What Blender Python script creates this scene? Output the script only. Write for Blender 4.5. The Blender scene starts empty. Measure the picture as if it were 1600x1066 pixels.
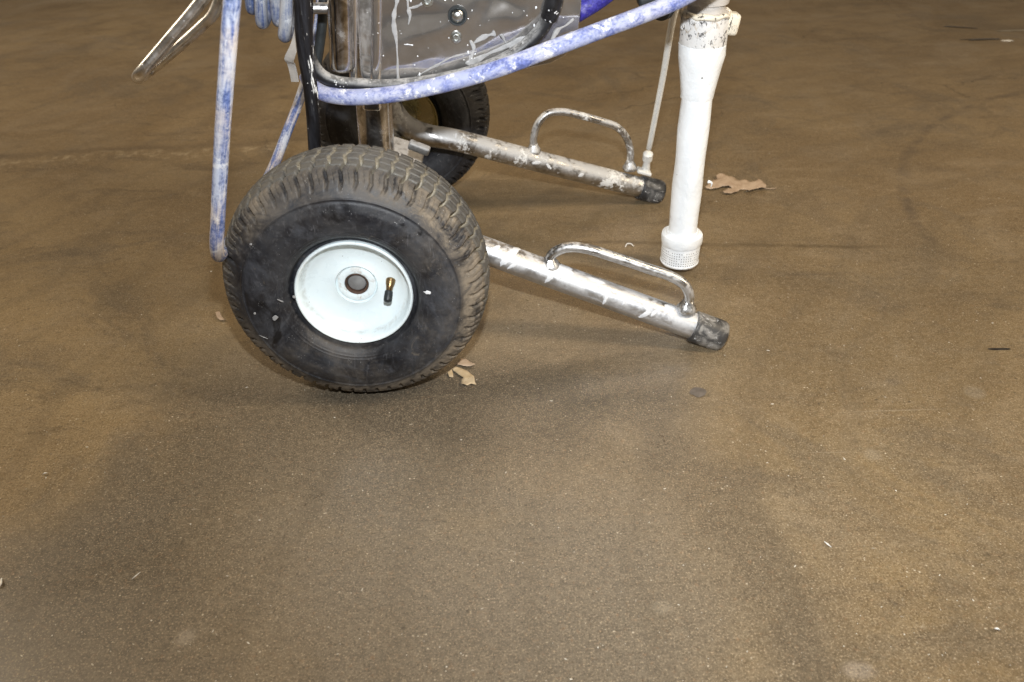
import bpy, bmesh, math, random
import numpy as np
from mathutils import Vector, Matrix, noise
random.seed(7); np.random.seed(7)
SC = bpy.context.scene
COL = SC.collection
R_ = math.radians

# ------------------------------------------------------------------ camera
FPX = 1291.6                      # focal length in pixels of a 1600 px wide frame
CAM = Vector((0.1832, -0.8523, 0.6825))
RT = Vector((0.99957505, -0.02179568, -0.01935624))
UP = Vector((0.02829028, 0.56528586, 0.82440982))
FW = Vector((0.00702677, 0.82460708, -0.56566225))
cd = bpy.data.cameras.new('camera'); cam = bpy.data.objects.new('camera', cd); COL.objects.link(cam)
m = Matrix.Identity(4)
for i in range(3):
    m[i][0] = RT[i]; m[i][1] = UP[i]; m[i][2] = -FW[i]; m[i][3] = CAM[i]
cam.matrix_world = m
cd.sensor_width = 36; cd.lens = FPX / 1600 * 36; cd.clip_end = 100; cd.clip_start = 0.02
cd.dof.use_dof = True; cd.dof.focus_distance = 1.06; cd.dof.aperture_fstop = 7.0
SC.camera = cam

# ------------------------------------------------------------------ world and lamps (a workshop at night lit by a warm ceiling lamp, the camera flash and added side fills)
w = bpy.data.worlds.new('World'); SC.world = w; w.use_nodes = True
bg = w.node_tree.nodes['Background']; bg.inputs[0].default_value = (1.0, 0.80, 0.58, 1); bg.inputs[1].default_value = 0.11
_t = w.node_tree; _g = _t.nodes.new('ShaderNodeTexCoord'); _s = _t.nodes.new('ShaderNodeSeparateXYZ'); _t.links.new(_g.outputs['Generated'], _s.inputs[0])
_r = _t.nodes.new('ShaderNodeValToRGB'); _t.links.new(_s.outputs[2], _r.inputs[0]); _t.links.new(_r.outputs[0], bg.inputs[0])   # workshop walls lit, roof space dark
_e = _r.color_ramp.elements; _e[0].position = 0.0; _e[0].color = (1.25, 1.05, 0.80, 1); _e[1].position = 0.75; _e[1].color = (0.30, 0.24, 0.18, 1)
_q = _r.color_ramp.elements.new(0.30); _q.color = (1.7, 1.45, 1.15, 1); _q = _r.color_ramp.elements.new(0.42); _q.color = (0.55, 0.44, 0.32, 1)
def area(name, loc, target, sx, sy, watts, color):
    l = bpy.data.lights.new(name, 'AREA'); l.shape = 'RECTANGLE'; l.size = sx; l.size_y = sy; l.energy = watts; l.color = color
    o = bpy.data.objects.new(name, l); COL.objects.link(o); o.location = loc
    o.rotation_euler = (Vector(target) - Vector(loc)).to_track_quat('-Z', 'Y').to_euler(); return o
area('ceiling_lamp_back', (0.3, 3.4, 3.2), (0.3, 0.3, 0), 2.6, 0.5, 24, (1.0, 0.72, 0.44))
area('fill_light_right', (2.5, -0.5, 2.3), (1.0, -0.1, 0), 0.5, 2.2, 78, (1.0, 0.84, 0.62))  # added fill, brightens the floor at the right
area('fill_light_left', (-2.4, 0.9, 2.4), (-0.5, 0.4, 0), 0.5, 2.2, 62, (1.0, 0.84, 0.62))  # added fill, brightens the floor at the left
fl = bpy.data.lights.new('camera_flash', 'SPOT'); fl.energy = 70; fl.color = (0.93, 0.97, 1.0); fl.shadow_soft_size = 0.018
fl.spot_size = R_(140); fl.spot_blend = 1.0
fo = bpy.data.objects.new('camera_flash', fl); COL.objects.link(fo)
fo.location = CAM + UP * 0.157 + RT * 0.005
fo.rotation_euler = (FW + UP * 0.32 + RT * 0.38).to_track_quat('-Z', 'Y').to_euler()
SC.view_settings.view_transform = 'Standard'; SC.view_settings.look = 'None'; SC.view_settings.exposure = 0; SC.view_settings.gamma = 1

# ------------------------------------------------------------------ helpers
def at(px, py, Y=None, Z=None, D=None):
    """a point of the place from its bearing and one known coordinate (Y, Z or depth)"""
    d = FW + RT * ((px - 800) / FPX) - UP * ((py - 533) / FPX)
    t = D if D is not None else ((Y - CAM.y) / d.y if Y is not None else (Z - CAM.z) / d.z)
    return CAM + d * t

def link(name, verts, faces, mat, parent=None, smooth=True, uv=None, attrs=None):
    me = bpy.data.meshes.new(name); me.from_pydata([tuple(v) for v in verts], [], faces)
    if uv is not None:
        l = me.uv_layers.new(name='UVMap'); arr = np.array(uv, dtype=np.float32).reshape(-1); l.data.foreach_set('uv', arr)
    if attrs:
        for k, v in attrs.items():
            a = me.attributes.new(k, 'FLOAT', 'POINT'); a.data.foreach_set('value', np.array(v, dtype=np.float32))
    if mat: me.materials.append(mat)
    if smooth: me.polygons.foreach_set('use_smooth', [True] * len(me.polygons))
    me.update()
    o = bpy.data.objects.new(name, me); COL.objects.link(o)
    if parent: o.parent = parent
    return o

def tag(o, label=None, cat=None, group=None, kind=None):
    if label: o['label'] = label
    if cat: o['category'] = cat
    if group: o['group'] = group
    if kind: o['kind'] = kind
    return o

def empty(name, loc=(0, 0, 0), parent=None):
    o = bpy.data.objects.new(name, None); o.location = loc; o.empty_display_size = 0.05; COL.objects.link(o)
    if parent: o.parent = parent
    return o

def smooth_path(pts, n=10):
    P = [Vector(p) for p in pts]; out = []
    Q = [P[0] * 2 - P[1]] + P + [P[-1] * 2 - P[-2]]
    for i in range(1, len(Q) - 2):
        p0, p1, p2, p3 = Q[i - 1], Q[i], Q[i + 1], Q[i + 2]
        def tj(a, b): return max((b - a).length, 1e-6) ** 0.5
        t0 = 0; t1 = t0 + tj(p0, p1); t2 = t1 + tj(p1, p2); t3 = t2 + tj(p2, p3)
        for k in range(n):
            t = t1 + (t2 - t1) * k / n
            A1 = p0 * ((t1 - t) / (t1 - t0)) + p1 * ((t - t0) / (t1 - t0))
            A2 = p1 * ((t2 - t) / (t2 - t1)) + p2 * ((t - t1) / (t2 - t1))
            A3 = p2 * ((t3 - t) / (t3 - t2)) + p3 * ((t - t2) / (t3 - t2))
            B1 = A1 * ((t2 - t) / (t2 - t0)) + A2 * ((t - t0) / (t2 - t0))
            B2 = A2 * ((t3 - t) / (t3 - t1)) + A3 * ((t - t1) / (t3 - t1))
            out.append(B1 * ((t2 - t) / (t2 - t1)) + B2 * ((t - t1) / (t2 - t1)))
    out.append(P[-1].copy()); return out

def resample(vals, n):
    x = np.linspace(0, 1, len(vals)); return np.interp(np.linspace(0, 1, n), x, vals)

def tube(name, pts, r, mat, parent=None, segs=20, n=10, smooth_it=True, flat=None, wob=0.0, capround=True, frame0=None):
    """tube along pts; r a number or a list; flat=(ra, rb) factors across the frame; returns object"""
    P = smooth_path(pts, n) if smooth_it else [Vector(p) for p in pts]
    rs = resample(r if isinstance(r, (list, tuple)) else [r, r], len(P))
    # round caps: extra rings
    T = []
    for i in range(len(P)):
        a = P[max(i - 1, 0)]; b = P[min(i + 1, len(P) - 1)]; T.append((b - a).normalized())
    ref = Vector(frame0) if frame0 else (Vector((0, 0, 1)) if abs(T[0].z) < 0.9 else Vector((0, 1, 0)))
    N = (ref - T[0] * ref.dot(T[0])).normalized()
    rings = []; s = 0
    if capround:
        for a in (80, 55, 30): rings.append((P[0] - T[0] * (rs[0] * 0.5 * math.sin(R_(a))), T[0], N, rs[0] * math.cos(R_(a)), 0))
    for i in range(len(P)):
        if i: s += (P[i] - P[i - 1]).length
        N = (N - T[i] * N.dot(T[i])).normalized()
        rings.append((P[i], T[i], N, rs[i], s))
    if capround:
        for a in (30, 55, 80): rings.append((P[-1] + T[-1] * (rs[-1] * 0.5 * math.sin(R_(a))), T[-1], N, rs[-1] * math.cos(R_(a)), s))
    V = []; F = []; U = []
    fa, fb = flat if flat else (1, 1)
    for (p, t, nn, rr, ss) in rings:
        b = t.cross(nn)
        for j in range(segs):
            a = 2 * math.pi * j / segs
            k = 1
            if wob: k = 1 + wob * noise.noise(Vector((p.x * 60 + math.cos(a), p.y * 60 + math.sin(a), p.z * 60)))
            V.append(p + nn * (rr * fa * k * math.cos(a)) + b * (rr * fb * k * math.sin(a)))
    for i in range(len(rings) - 1):
        for j in range(segs):
            j2 = (j + 1) % segs
            F.append((i * segs + j, i * segs + j2, (i + 1) * segs + j2, (i + 1) * segs + j))
            s0, s1 = rings[i][4], rings[i + 1][4]; c = 2 * math.pi * 0.01
            U += [(s0, j / segs * c), (s0, (j + 1) / segs * c), (s1, (j + 1) / segs * c), (s1, j / segs * c)]
    b0 = len(V); V.append(rings[0][0]); V.append(rings[-1][0]); L = (len(rings) - 1) * segs
    for j in range(segs):
        j2 = (j + 1) % segs
        F.append((b0, j2, j)); U += [(0, 0)] * 3
        F.append((b0 + 1, L + j, L + j2)); U += [(s, 0)] * 3
    return link(name, V, F, mat, parent, uv=U)

def lathe(name, prof, mat, parent=None, segs=64, axis='Y', loc=(0, 0, 0), sharp=True, wob=None, caps=True):
    """prof = [(radius, height)], turned about the axis; vertices doubled at corners for crisp edges"""
    V = []; F = []
    for (r, h) in prof:
        for j in range(segs):
            a = 2 * math.pi * j / segs
            rr = r + (wob(a, h) if wob else 0)
            x, y = rr * math.cos(a), rr * math.sin(a)
            V.append((x, h, y) if axis == 'Y' else (x, y, h))
    n = len(prof)
    for i in range(n - 1):
        for j in range(segs):
            j2 = (j + 1) % segs
            q = (i * segs + j, i * segs + j2, (i + 1) * segs + j2, (i + 1) * segs + j)
            F.append(q if axis != 'Y' else q[::-1])
    for i, fl_ in ((0, True), (n - 1, False)):
        if caps and prof[i][0] > 1e-5:
            f = [i * segs + j for j in range(segs)]
            if fl_ != (axis == 'Y'): f = f[::-1]
            F.append(f)
    o = link(name, V, F, mat, parent)
    o.location = loc
    if sharp:
        me = o.data
        me.set_sharp_from_angle(angle=R_(35))
    return o

def slab(name, outline, y, th, mat, parent=None, bev=0.0008):
    """flat plate with outline (x, z) standing in the plane y"""
    bm = bmesh.new(); vs = [bm.verts.new((p[0], y, p[1])) for p in outline]
    f = bm.faces.new(vs); bmesh.ops.recalc_face_normals(bm, faces=[f])
    r = bmesh.ops.extrude_face_region(bm, geom=[f]); bmesh.ops.translate(bm, verts=[v for v in r['geom'] if isinstance(v, bmesh.types.BMVert)], vec=(0, th, 0))
    bmesh.ops.recalc_face_normals(bm, faces=bm.faces[:])
    me = bpy.data.meshes.new(name); bm.to_mesh(me); bm.free(); me.materials.append(mat)
    o = bpy.data.objects.new(name, me); COL.objects.link(o)
    if parent: o.parent = parent
    if bev:
        b = o.modifiers.new('bevel', 'BEVEL'); b.width = bev; b.segments = 2; b.limit_method = 'ANGLE'
    return o

def box(name, c, size, mat, parent=None, bev=0.002, rot=(0, 0, 0), segs=3):
    bm = bmesh.new(); bmesh.ops.create_cube(bm, size=1); bmesh.ops.scale(bm, vec=size, verts=bm.verts[:])
    if bev: bmesh.ops.bevel(bm, geom=bm.edges[:], offset=bev, segments=segs, profile=0.5, affect='EDGES')
    me = bpy.data.meshes.new(name); bm.to_mesh(me); bm.free(); me.materials.append(mat)
    me.polygons.foreach_set('use_smooth', [True] * len(me.polygons)); me.set_sharp_from_angle(angle=R_(40))
    o = bpy.data.objects.new(name, me); COL.objects.link(o); o.location = c; o.rotation_euler = rot
    if parent: o.parent = parent
    return o

# ------------------------------------------------------------------ material builder
class NT:
    def __init__(s, name):
        s.m = bpy.data.materials.new(name); s.m.use_nodes = True; s.t = s.m.node_tree; s.n = s.t.nodes; s.l = s.t.links
        s.b = s.n['Principled BSDF']
    def put(s, sock, v):
        if hasattr(v, 'is_output') or isinstance(v, bpy.types.NodeSocket): s.l.new(v, sock)
        elif isinstance(v, (tuple, list)) and sock.type == 'RGBA' and len(v) == 3: sock.default_value = (*v, 1)
        else: sock.default_value = v
    def node(s, typ, props=None, **ins):
        n = s.n.new(typ)
        for k, v in (props or {}).items(): setattr(n, k, v)
        for k, v in ins.items():
            key = int(k[1:]) if k[0] == '_' else k
            s.put(n.inputs[key], v)
        return n
    def obj(s): return s.n.new('ShaderNodeTexCoord').outputs['Object']
    def uv(s): return s.n.new('ShaderNodeTexCoord').outputs['UV']
    def geo(s): return s.n.new('ShaderNodeNewGeometry')
    def scale(s, vec, sc, loc=(0, 0, 0), rot=(0, 0, 0)):
        return s.node('ShaderNodeMapping', _0=vec, Scale=sc, Location=loc, Rotation=rot).outputs[0]
    def noise(s, vec, scale, detail=4, rough=0.55, dist=0.0):
        return s.node('ShaderNodeTexNoise', Vector=vec, Scale=scale, Detail=detail, Roughness=rough, Distortion=dist).outputs[0]
    def voro(s, vec, scale, feature='F1', rnd=1.0):
        return s.node('ShaderNodeTexVoronoi', {'feature': feature}, Vector=vec, Scale=scale, Randomness=rnd).outputs[0]
    def ramp(s, f, a, b, lo=0.0, hi=1.0):
        return s.node('ShaderNodeMapRange', {'clamp': True, 'interpolation_type': 'SMOOTHSTEP'}, _0=f, _1=a, _2=b, _3=lo, _4=hi).outputs[0]
    def math(s, op, a, b=0.0, c=0.0):
        return s.node('ShaderNodeMath', {'operation': op}, _0=a, _1=b, _2=c).outputs[0]
    def mul(s, a, b): return s.math('MULTIPLY', a, b)
    def add(s, a, b): return s.math('ADD', a, b)
    def mx(s, f, a, b, mode='MIX'):
        n = s.n.new('ShaderNodeMix'); n.data_type = 'RGBA'; n.blend_type = mode
        s.put(n.inputs[0], f); s.put(n.inputs[6], a); s.put(n.inputs[7], b); return n.outputs[2]
    def mf(s, f, a, b):
        n = s.n.new('ShaderNodeMix'); n.data_type = 'FLOAT'
        s.put(n.inputs[0], f); s.put(n.inputs[2], a); s.put(n.inputs[3], b); return n.outputs[0]
    def attr(s, name): return s.node('ShaderNodeAttribute', {'attribute_name': name}).outputs['Fac']
    def bump(s, h, strength=0.3, dist=0.001):
        s.put(s.b.inputs['Normal'], s.node('ShaderNodeBump', Height=h, Strength=strength, Distance=dist).outputs[0])
    def sep(s, vec): return s.node('ShaderNodeSeparateXYZ', _0=vec).outputs
    def out(s, color=None, rough=None, metal=None, spec=None, coat=None):
        for k, v in (('Base Color', color), ('Roughness', rough), ('Metallic', metal), ('Specular IOR Level', spec), ('Coat Weight', coat)):
            if v is not None: s.put(s.b.inputs[k], v)
        return s.m

def mat_floor():
    t = NT('stained concrete'); o = t.obj(); x, y, z = t.sep(o)[:3]
    warp = t.noise(o, 3.0, 3); warp2 = t.noise(t.scale(o, (1, 1, 1), (5, 2, 1)), 7.0, 4)
    big = t.noise(o, 1.5, 6, 0.62, 0.8); mid = t.noise(o, 8, 8, 0.72, 0.5); m2 = t.noise(t.scale(o, (1, 1.6, 1), (7, 3, 0), (0, 0, 0.5)), 22, 6, 0.7, 0.3)
    fine = t.noise(o, 95, 6, 0.75); grain = t.noise(o, 480, 3, 0.75); col3 = t.noise(t.scale(o, (1, 1, 1), (9, 9, 9)), 150, 4, 0.7)
    big2 = t.noise(t.scale(o, (1, 1, 1), (11, 4, 2)), 4.2, 7, 0.60, 0.9); huge = t.noise(t.scale(o, (1, 1, 1), (1, 9, 2)), 0.75, 4, 0.5, 0.4)
    c = t.mx(t.ramp(big, 0.34, 0.66), (0.178, 0.121, 0.056), (0.292, 0.212, 0.110))
    c = t.mx(t.ramp(huge, 0.38, 0.62, 0, 0.4), c, (0.128, 0.086, 0.043))
    c = t.mx(t.ramp(big2, 0.50, 0.66, 0, 0.55), c, (0.108, 0.076, 0.042))
    c = t.mx(t.ramp(big2, 0.46, 0.32, 0, 0.45), c, (0.262, 0.198, 0.120))
    c = t.mx(t.ramp(mid, 0.48, 0.68, 0, 0.30), c, (0.215, 0.178, 0.128))
    c = t.mx(t.ramp(mid, 0.50, 0.30, 0, 0.28), c, (0.120, 0.078, 0.038))
    c = t.mx(t.ramp(m2, 0.55, 0.75, 0, 0.25), c, (0.105, 0.082, 0.056))
    s1 = t.noise(t.scale(o, (1, 2.6, 1), (2, 6, 1), (0, 0, 0.12)), 7.5, 7, 0.66, 0.5); s2 = t.noise(t.scale(o, (1, 2.2, 1), (8, 1, 1), (0, 0, -0.25)), 26, 6, 0.7, 0.4)
    c = t.mx(t.ramp(s1, 0.53, 0.70, 0, 0.60), c, (0.088, 0.062, 0.035))
    c = t.mx(t.ramp(s1, 0.46, 0.30, 0, 0.45), c, (0.285, 0.214, 0.130))
    c = t.mx(t.ramp(s2, 0.57, 0.70, 0, 0.38), c, (0.090, 0.068, 0.044))
    c = t.mx(t.ramp(s2, 0.42, 0.30, 0, 0.30), c, (0.300, 0.235, 0.155))
    # V-shaped shade before the cart, painted in as a greyer tone
    g = t.noise(t.scale(o, (0.9, 1.3, 1), (4.3, 1.1, 0)), 2.3, 6, 0.62, 0.6)
    cx = t.ramp(t.math('ABSOLUTE', t.add(x, t.add(-0.14, t.mul(t.add(warp, -0.5), 0.3)))), 0.50, 0.12); cy = t.ramp(t.add(y, t.mul(t.add(warp2, -0.5), 0.3)), 0.34, -0.05)
    g2 = t.mul(t.mul(cx, cy), t.ramp(g, 0.3, 0.6, 0.45, 1.0))
    c = t.mx(t.mul(g2, 0.95), c, (0.142, 0.121, 0.095))
    # two dark arms of that V shade painted in, edges broken by noise
    def shade_band(x0, y0, x1, y1, wd, dark, w0):
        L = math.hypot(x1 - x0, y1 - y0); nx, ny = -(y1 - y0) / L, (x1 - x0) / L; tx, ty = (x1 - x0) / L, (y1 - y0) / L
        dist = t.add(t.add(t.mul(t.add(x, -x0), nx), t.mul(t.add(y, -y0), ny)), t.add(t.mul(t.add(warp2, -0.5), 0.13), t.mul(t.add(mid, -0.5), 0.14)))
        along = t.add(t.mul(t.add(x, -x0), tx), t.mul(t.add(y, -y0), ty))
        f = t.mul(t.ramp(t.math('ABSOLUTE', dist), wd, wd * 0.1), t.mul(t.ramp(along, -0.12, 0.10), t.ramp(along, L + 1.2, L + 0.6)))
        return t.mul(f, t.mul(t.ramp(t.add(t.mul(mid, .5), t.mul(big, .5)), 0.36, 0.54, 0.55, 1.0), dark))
    c = t.mx(shade_band(-0.13, 0.04, -0.31, -0.34, 0.150, 0.97, 0), c, (0.071, 0.058, 0.042))
    c = t.mx(shade_band(0.370, 0.10, 0.462, -0.40, 0.062, 0.72, 0), c, (0.082, 0.064, 0.045))
    # stains with an outline
    st = t.ramp(t.noise(t.scale(o, (1, 1, 1), (2.2, 7.7, 0)), 2.9, 8, 0.66, 1.2), 0.53, 0.66, 0, 0.65)
    c = t.mx(st, c, (0.107, 0.083, 0.055))
    # soft patches: shade painted under the tyre and in the V, then small smudges
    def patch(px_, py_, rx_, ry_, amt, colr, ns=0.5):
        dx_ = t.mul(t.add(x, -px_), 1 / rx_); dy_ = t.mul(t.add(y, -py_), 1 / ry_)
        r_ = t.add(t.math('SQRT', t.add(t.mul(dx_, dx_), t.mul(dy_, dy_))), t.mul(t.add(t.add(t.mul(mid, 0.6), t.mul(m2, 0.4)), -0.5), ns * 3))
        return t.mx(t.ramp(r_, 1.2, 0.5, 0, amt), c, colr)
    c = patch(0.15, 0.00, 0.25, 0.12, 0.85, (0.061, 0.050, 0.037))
    c = patch(0.02, 0.035, 0.13, 0.05, 0.7, (0.040, 0.036, 0.032))  # contact shade under the tyre, put into the colour
    c = patch(-0.26, -0.34, 0.19, 0.19, 0.85, (0.085, 0.070, 0.052))  # painted V shade carried on to the lower left
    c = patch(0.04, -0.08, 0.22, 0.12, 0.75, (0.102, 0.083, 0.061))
    c = patch(0.497, -0.406, 0.018, 0.011, 0.7, (0.275, 0.232, 0.187))
    c = patch(0.797, -0.007, 0.014, 0.014, 0.5, (0.275, 0.232, 0.169))
    c = patch(-0.135, -0.348, 0.012, 0.012, 0.6, (0.306, 0.261, 0.205))
    c = patch(0.62, -0.12, 0.012, 0.012, 0.5, (0.265, 0.222, 0.160))
    c = patch(0.70, 0.02, 0.014, 0.010, 0.5, (0.122, 0.097, 0.071))
    c = patch(0.33, -0.33, 0.012, 0.010, 0.5, (0.275, 0.241, 0.187))
    # mottled aggregate grain in several tints
    f1 = t.ramp(fine, 0.32, 0.70); c = t.mx(0.20, c, t.mx(f1, (0.071, 0.053, 0.034), (0.367, 0.289, 0.191)))
    c = t.mx(t.ramp(col3, 0.56, 0.72, 0, 0.38), c, (0.306, 0.179, 0.098)); c = t.mx(t.ramp(col3, 0.44, 0.30, 0, 0.32), c, (0.097, 0.092, 0.069))
    c = t.mx(t.ramp(grain, 0.54, 0.68, 0, 0.7), c, (0.490, 0.386, 0.258))
    c = t.mx(t.ramp(grain, 0.46, 0.32, 0, 0.75), c, (0.046, 0.035, 0.023))
    v = t.voro(o, 150); sel = t.noise(o, 46, 2); k = t.mul(t.ramp(v, 0.22, 0.08), t.ramp(sel, 0.57, 0.66))
    c = t.mx(t.mul(k, 0.8), c, (0.592, 0.511, 0.392))
    v2 = t.voro(t.scale(o, (1, 1, 1), (3, 5, 0)), 85); k2 = t.mul(t.ramp(v2, 0.24, 0.08), t.ramp(t.noise(o, 31, 2), 0.58, 0.66))
    c = t.mx(t.mul(k2, 0.55), c, (0.046, 0.037, 0.027))
    # hairline crazing, thin scratches and sharp-edged flecks
    wp = t.node('ShaderNodeVectorMath', {'operation': 'ADD'}, _0=o, _1=t.node('ShaderNodeVectorMath', {'operation': 'SCALE'}, _0=t.node('ShaderNodeTexNoise', Vector=o, Scale=9.0, Detail=5.0, Roughness=0.65).outputs[1], Scale=0.10).outputs[0]).outputs[0]
    cr = t.voro(t.scale(wp, (1, 1, 0.001)), 2.1, 'DISTANCE_TO_EDGE'); crm = t.mul(t.ramp(cr, 0.0050, 0.0008), t.mul(t.ramp(y, 0.62, 0.9), t.ramp(t.noise(o, 2.6, 3), 0.50, 0.60, 0, 0.55)))
    c = t.mx(crm, c, (0.050, 0.036, 0.022))
    scr = t.noise(t.scale(o, (2.5, 130, 1), (0, 0, 0), (0, 0, 0.5)), 1, 3, 0.5, 0.3); c = t.mx(t.mul(t.ramp(scr, 0.68, 0.72), t.ramp(t.noise(o, 5, 3), 0.50, 0.60, 0, 0.4)), c, (0.33, 0.27, 0.19))
    scr2 = t.noise(t.scale(o, (2.5, 110, 1), (3, 1, 0), (0, 0, -0.7)), 1, 3, 0.5, 0.3); c = t.mx(t.mul(t.ramp(scr2, 0.68, 0.72), t.ramp(t.noise(t.scale(o, (1, 1, 1), (4, 4, 4)), 5, 3), 0.50, 0.60, 0, 0.25)), c, (0.06, 0.046, 0.03))
    fk = t.noise(t.scale(o, (1, 1, 1), (6, 1, 1)), 60, 8, 0.85, 0.2); c = t.mx(t.ramp(fk, 0.635, 0.66, 0, 0.55), c, (0.33, 0.275, 0.20)); c = t.mx(t.ramp(fk, 0.365, 0.34, 0, 0.6), c, (0.055, 0.042, 0.030))
    g3 = t.noise(t.scale(o, (1, 1, 1), (1, 7, 3)), 240, 4, 0.8); c = t.mx(t.ramp(g3, 0.53, 0.66, 0, 0.30), c, (0.40, 0.325, 0.225)); c = t.mx(t.ramp(g3, 0.47, 0.34, 0, 0.36), c, (0.058, 0.042, 0.027))
    # faint trowel arcs
    wv = t.node('ShaderNodeTexWave', {'wave_type': 'RINGS', 'rings_direction': 'Z'}, Vector=t.scale(o, (1, 1, 0), (-1.7, 0.4, 0)), Scale=2.4, Distortion=6.0, Detail=4.0).outputs[1]
    c = t.mx(t.ramp(wv, 0.82, 1.0, 0, 0.14), c, (0.092, 0.072, 0.049))
    # long crack line behind the pick-up tube, curved scuff at right, pale ridge at left
    d = t.add(y, t.add(-0.425, t.add(t.mul(t.add(x, -0.5), 0.08), t.mul(t.add(warp, -0.5), 0.05))))
    ln = t.mul(t.ramp(t.math('ABSOLUTE', d), 0.0110, 0.0010), t.mul(t.ramp(x, 0.22, 0.34), t.ramp(x, 0.92, 0.74)))
    c = t.mx(t.mul(ln, t.mul(t.ramp(fine, 0.36, 0.58, 0.2, 0.75), t.ramp(t.noise(o, 18, 5, 0.7), 0.36, 0.58, 0.35, 1.0))), c, (0.076, 0.053, 0.028))
    dx = t.add(x, -1.80); dy = t.add(y, -0.36)
    rr = t.math('SQRT', t.add(t.mul(dx, dx), t.mul(dy, dy)))
    ring = t.mul(t.ramp(t.math('ABSOLUTE', t.add(rr, t.add(-0.873, t.mul(t.add(warp, -0.5), 0.04)))), 0.018, 0.002), t.ramp(t.noise(o, 14, 6, 0.7), 0.38, 0.60, 0.05, 0.45))
    ring = t.mul(ring, t.mul(t.ramp(x, 1.75, 1.65), t.ramp(y, 0.30, 0.55)))
    c = t.mx(ring, c, (0.071, 0.056, 0.045))
    d2 = t.add(y, t.add(t.mul(x, -0.10), t.add(-0.98, t.mul(t.add(warp, -0.5), 0.16))))
    rid = t.mul(t.ramp(t.math('ABSOLUTE', d2), 0.045, 0.0), t.mul(t.ramp(x, -0.2, -0.35), t.ramp(t.noise(o, 40, 5, 0.7), 0.47, 0.66)))
    c = t.mx(t.mul(rid, 0.62), c, (0.428, 0.347, 0.231))
    d3 = t.add(d2, -0.035); rid2 = t.mul(t.ramp(t.math('ABSOLUTE', d3), 0.03, 0.0), t.ramp(x, -0.2, -0.35)); c = t.mx(t.mul(rid2, 0.35), c, (0.082, 0.058, 0.036))
    rough = t.add(t.ramp(big2, 0.3, 0.7, 0.24, 0.40), t.mul(fine, 0.08))
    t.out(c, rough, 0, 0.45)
    t.bump(t.add(t.mul(fine, 0.35), t.add(t.mul(grain, 0.55), t.mul(mid, 0.15))), 0.22, 0.0010)
    return t.m

def mat_rubber(name='dusty tyre rubber', tyre=True, amount=1.0):
    t = NT(name); o = t.obj()
    n1 = t.noise(o, 22, 6, 0.65, 0.4); n2 = t.noise(o, 140, 5, 0.7); n3 = t.noise(o, 500, 3, 0.7)
    c = t.mx(t.ramp(n1, 0.35, 0.7), (0.008, 0.009, 0.013), (0.030, 0.032, 0.038))
    c = t.mx(t.ramp(n2, 0.52, 0.72, 0, 0.6), c, (0.072, 0.073, 0.080))
    rough = t.ramp(n1, 0.3, 0.7, 0.34, 0.60)
    if tyre:
        dust = t.attr('dust'); groove = t.attr('groove')
        dn = t.mul(dust, t.ramp(t.noise(o, 19, 7, 0.75, 1.0), 0.34, 0.62)); dn = t.mul(dn, t.ramp(n2, 0.3, 0.62, 0.6, 1)); dn = t.mul(dn, t.ramp(t.noise(t.scale(o, (1, 1, 1), (5, 1, 2.6)), 5.5, 3, 0.5), 0.40, 0.56, 0.25, 1.25))
        c = t.mx(t.mul(dn, 0.72 * amount), c, (0.195, 0.160, 0.120))
        tr = t.attr('tread'); c = t.mx(t.mul(tr, t.ramp(n2, 0.35, 0.6, 0.4 * amount, 0.85 * amount)), c, (0.088, 0.083, 0.074))
        gn = t.mul(groove, t.ramp(t.noise(o, 30, 5, 0.7), 0.34, 0.52)); c = t.mx(t.mul(gn, 0.75 * amount), c, (0.235, 0.205, 0.150))
        # spiral scuffs on the sidewall
        sw = t.attr('side'); sc = t.noise(t.scale(o, (60, 10, 9), rot=(0, 0.6, 0)), 3, 5, 0.7, 1.5)
        c = t.mx(t.mul(sw, t.ramp(sc, 0.58, 0.72, 0, 0.5)), c, (0.14, 0.14, 0.15))
        hz = t.noise(t.scale(o, (1, 1, 1), (3, 3, 3)), 9, 6, 0.7, 0.8); c = t.mx(t.mul(sw, t.ramp(hz, 0.48, 0.66, 0, 0.55)), c, (0.090, 0.096, 0.112))
        rough = t.mf(dn, rough, 0.85)
    if tyre:
        wet = t.ramp(t.noise(t.scale(o, (1, 1, 1), (1.3, 2, 8.1)), 13, 5, 0.6, 0.8), 0.56, 0.66); c = t.mx(t.mul(t.mul(sw, wet), 0.85), c, (0.006, 0.006, 0.007)); rough = t.mf(t.mul(sw, wet), rough, 0.28)
        md = t.ramp(t.noise(t.scale(o, (1, 1, 1), (7, 2, 1)), 34, 7, 0.75, 0.8), 0.60, 0.70, 0, 0.55 * amount); c = t.mx(md, c, (0.16, 0.135, 0.105))
    # flecks of white overspray
    v = t.voro(o, 420); sp = t.mul(t.ramp(v, 0.24, 0.08), t.ramp(t.noise(o, 80, 4), 0.58, 0.66)); c = t.mx(t.mul(sp, 0.6), c, (0.50, 0.50, 0.50))
    t.out(c, rough, 0, 0.45); t.bump(t.add(t.mul(n2, 0.8), n3), 0.30, 0.0006); return t.m

def mat_cap(a=(0.028, 0.029, 0.032), b=(0.13, 0.13, 0.132)):
    t = NT('scuffed rubber cap'); o = t.obj()
    n2 = t.noise(o, 45, 5, 0.65, 0.6); sc = t.noise(t.scale(o, (1, 2, 1)), 38, 6, 0.72, 2.0)
    c = t.mx(t.ramp(n2, 0.42, 0.60), a, b); c = t.mx(t.ramp(sc, 0.585, 0.62), c, (0.66, 0.67, 0.69))
    t.out(c, 0.5, 0, 0.5); t.bump(t.add(n2, sc), 0.12, 0.0006); return t.m

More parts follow.
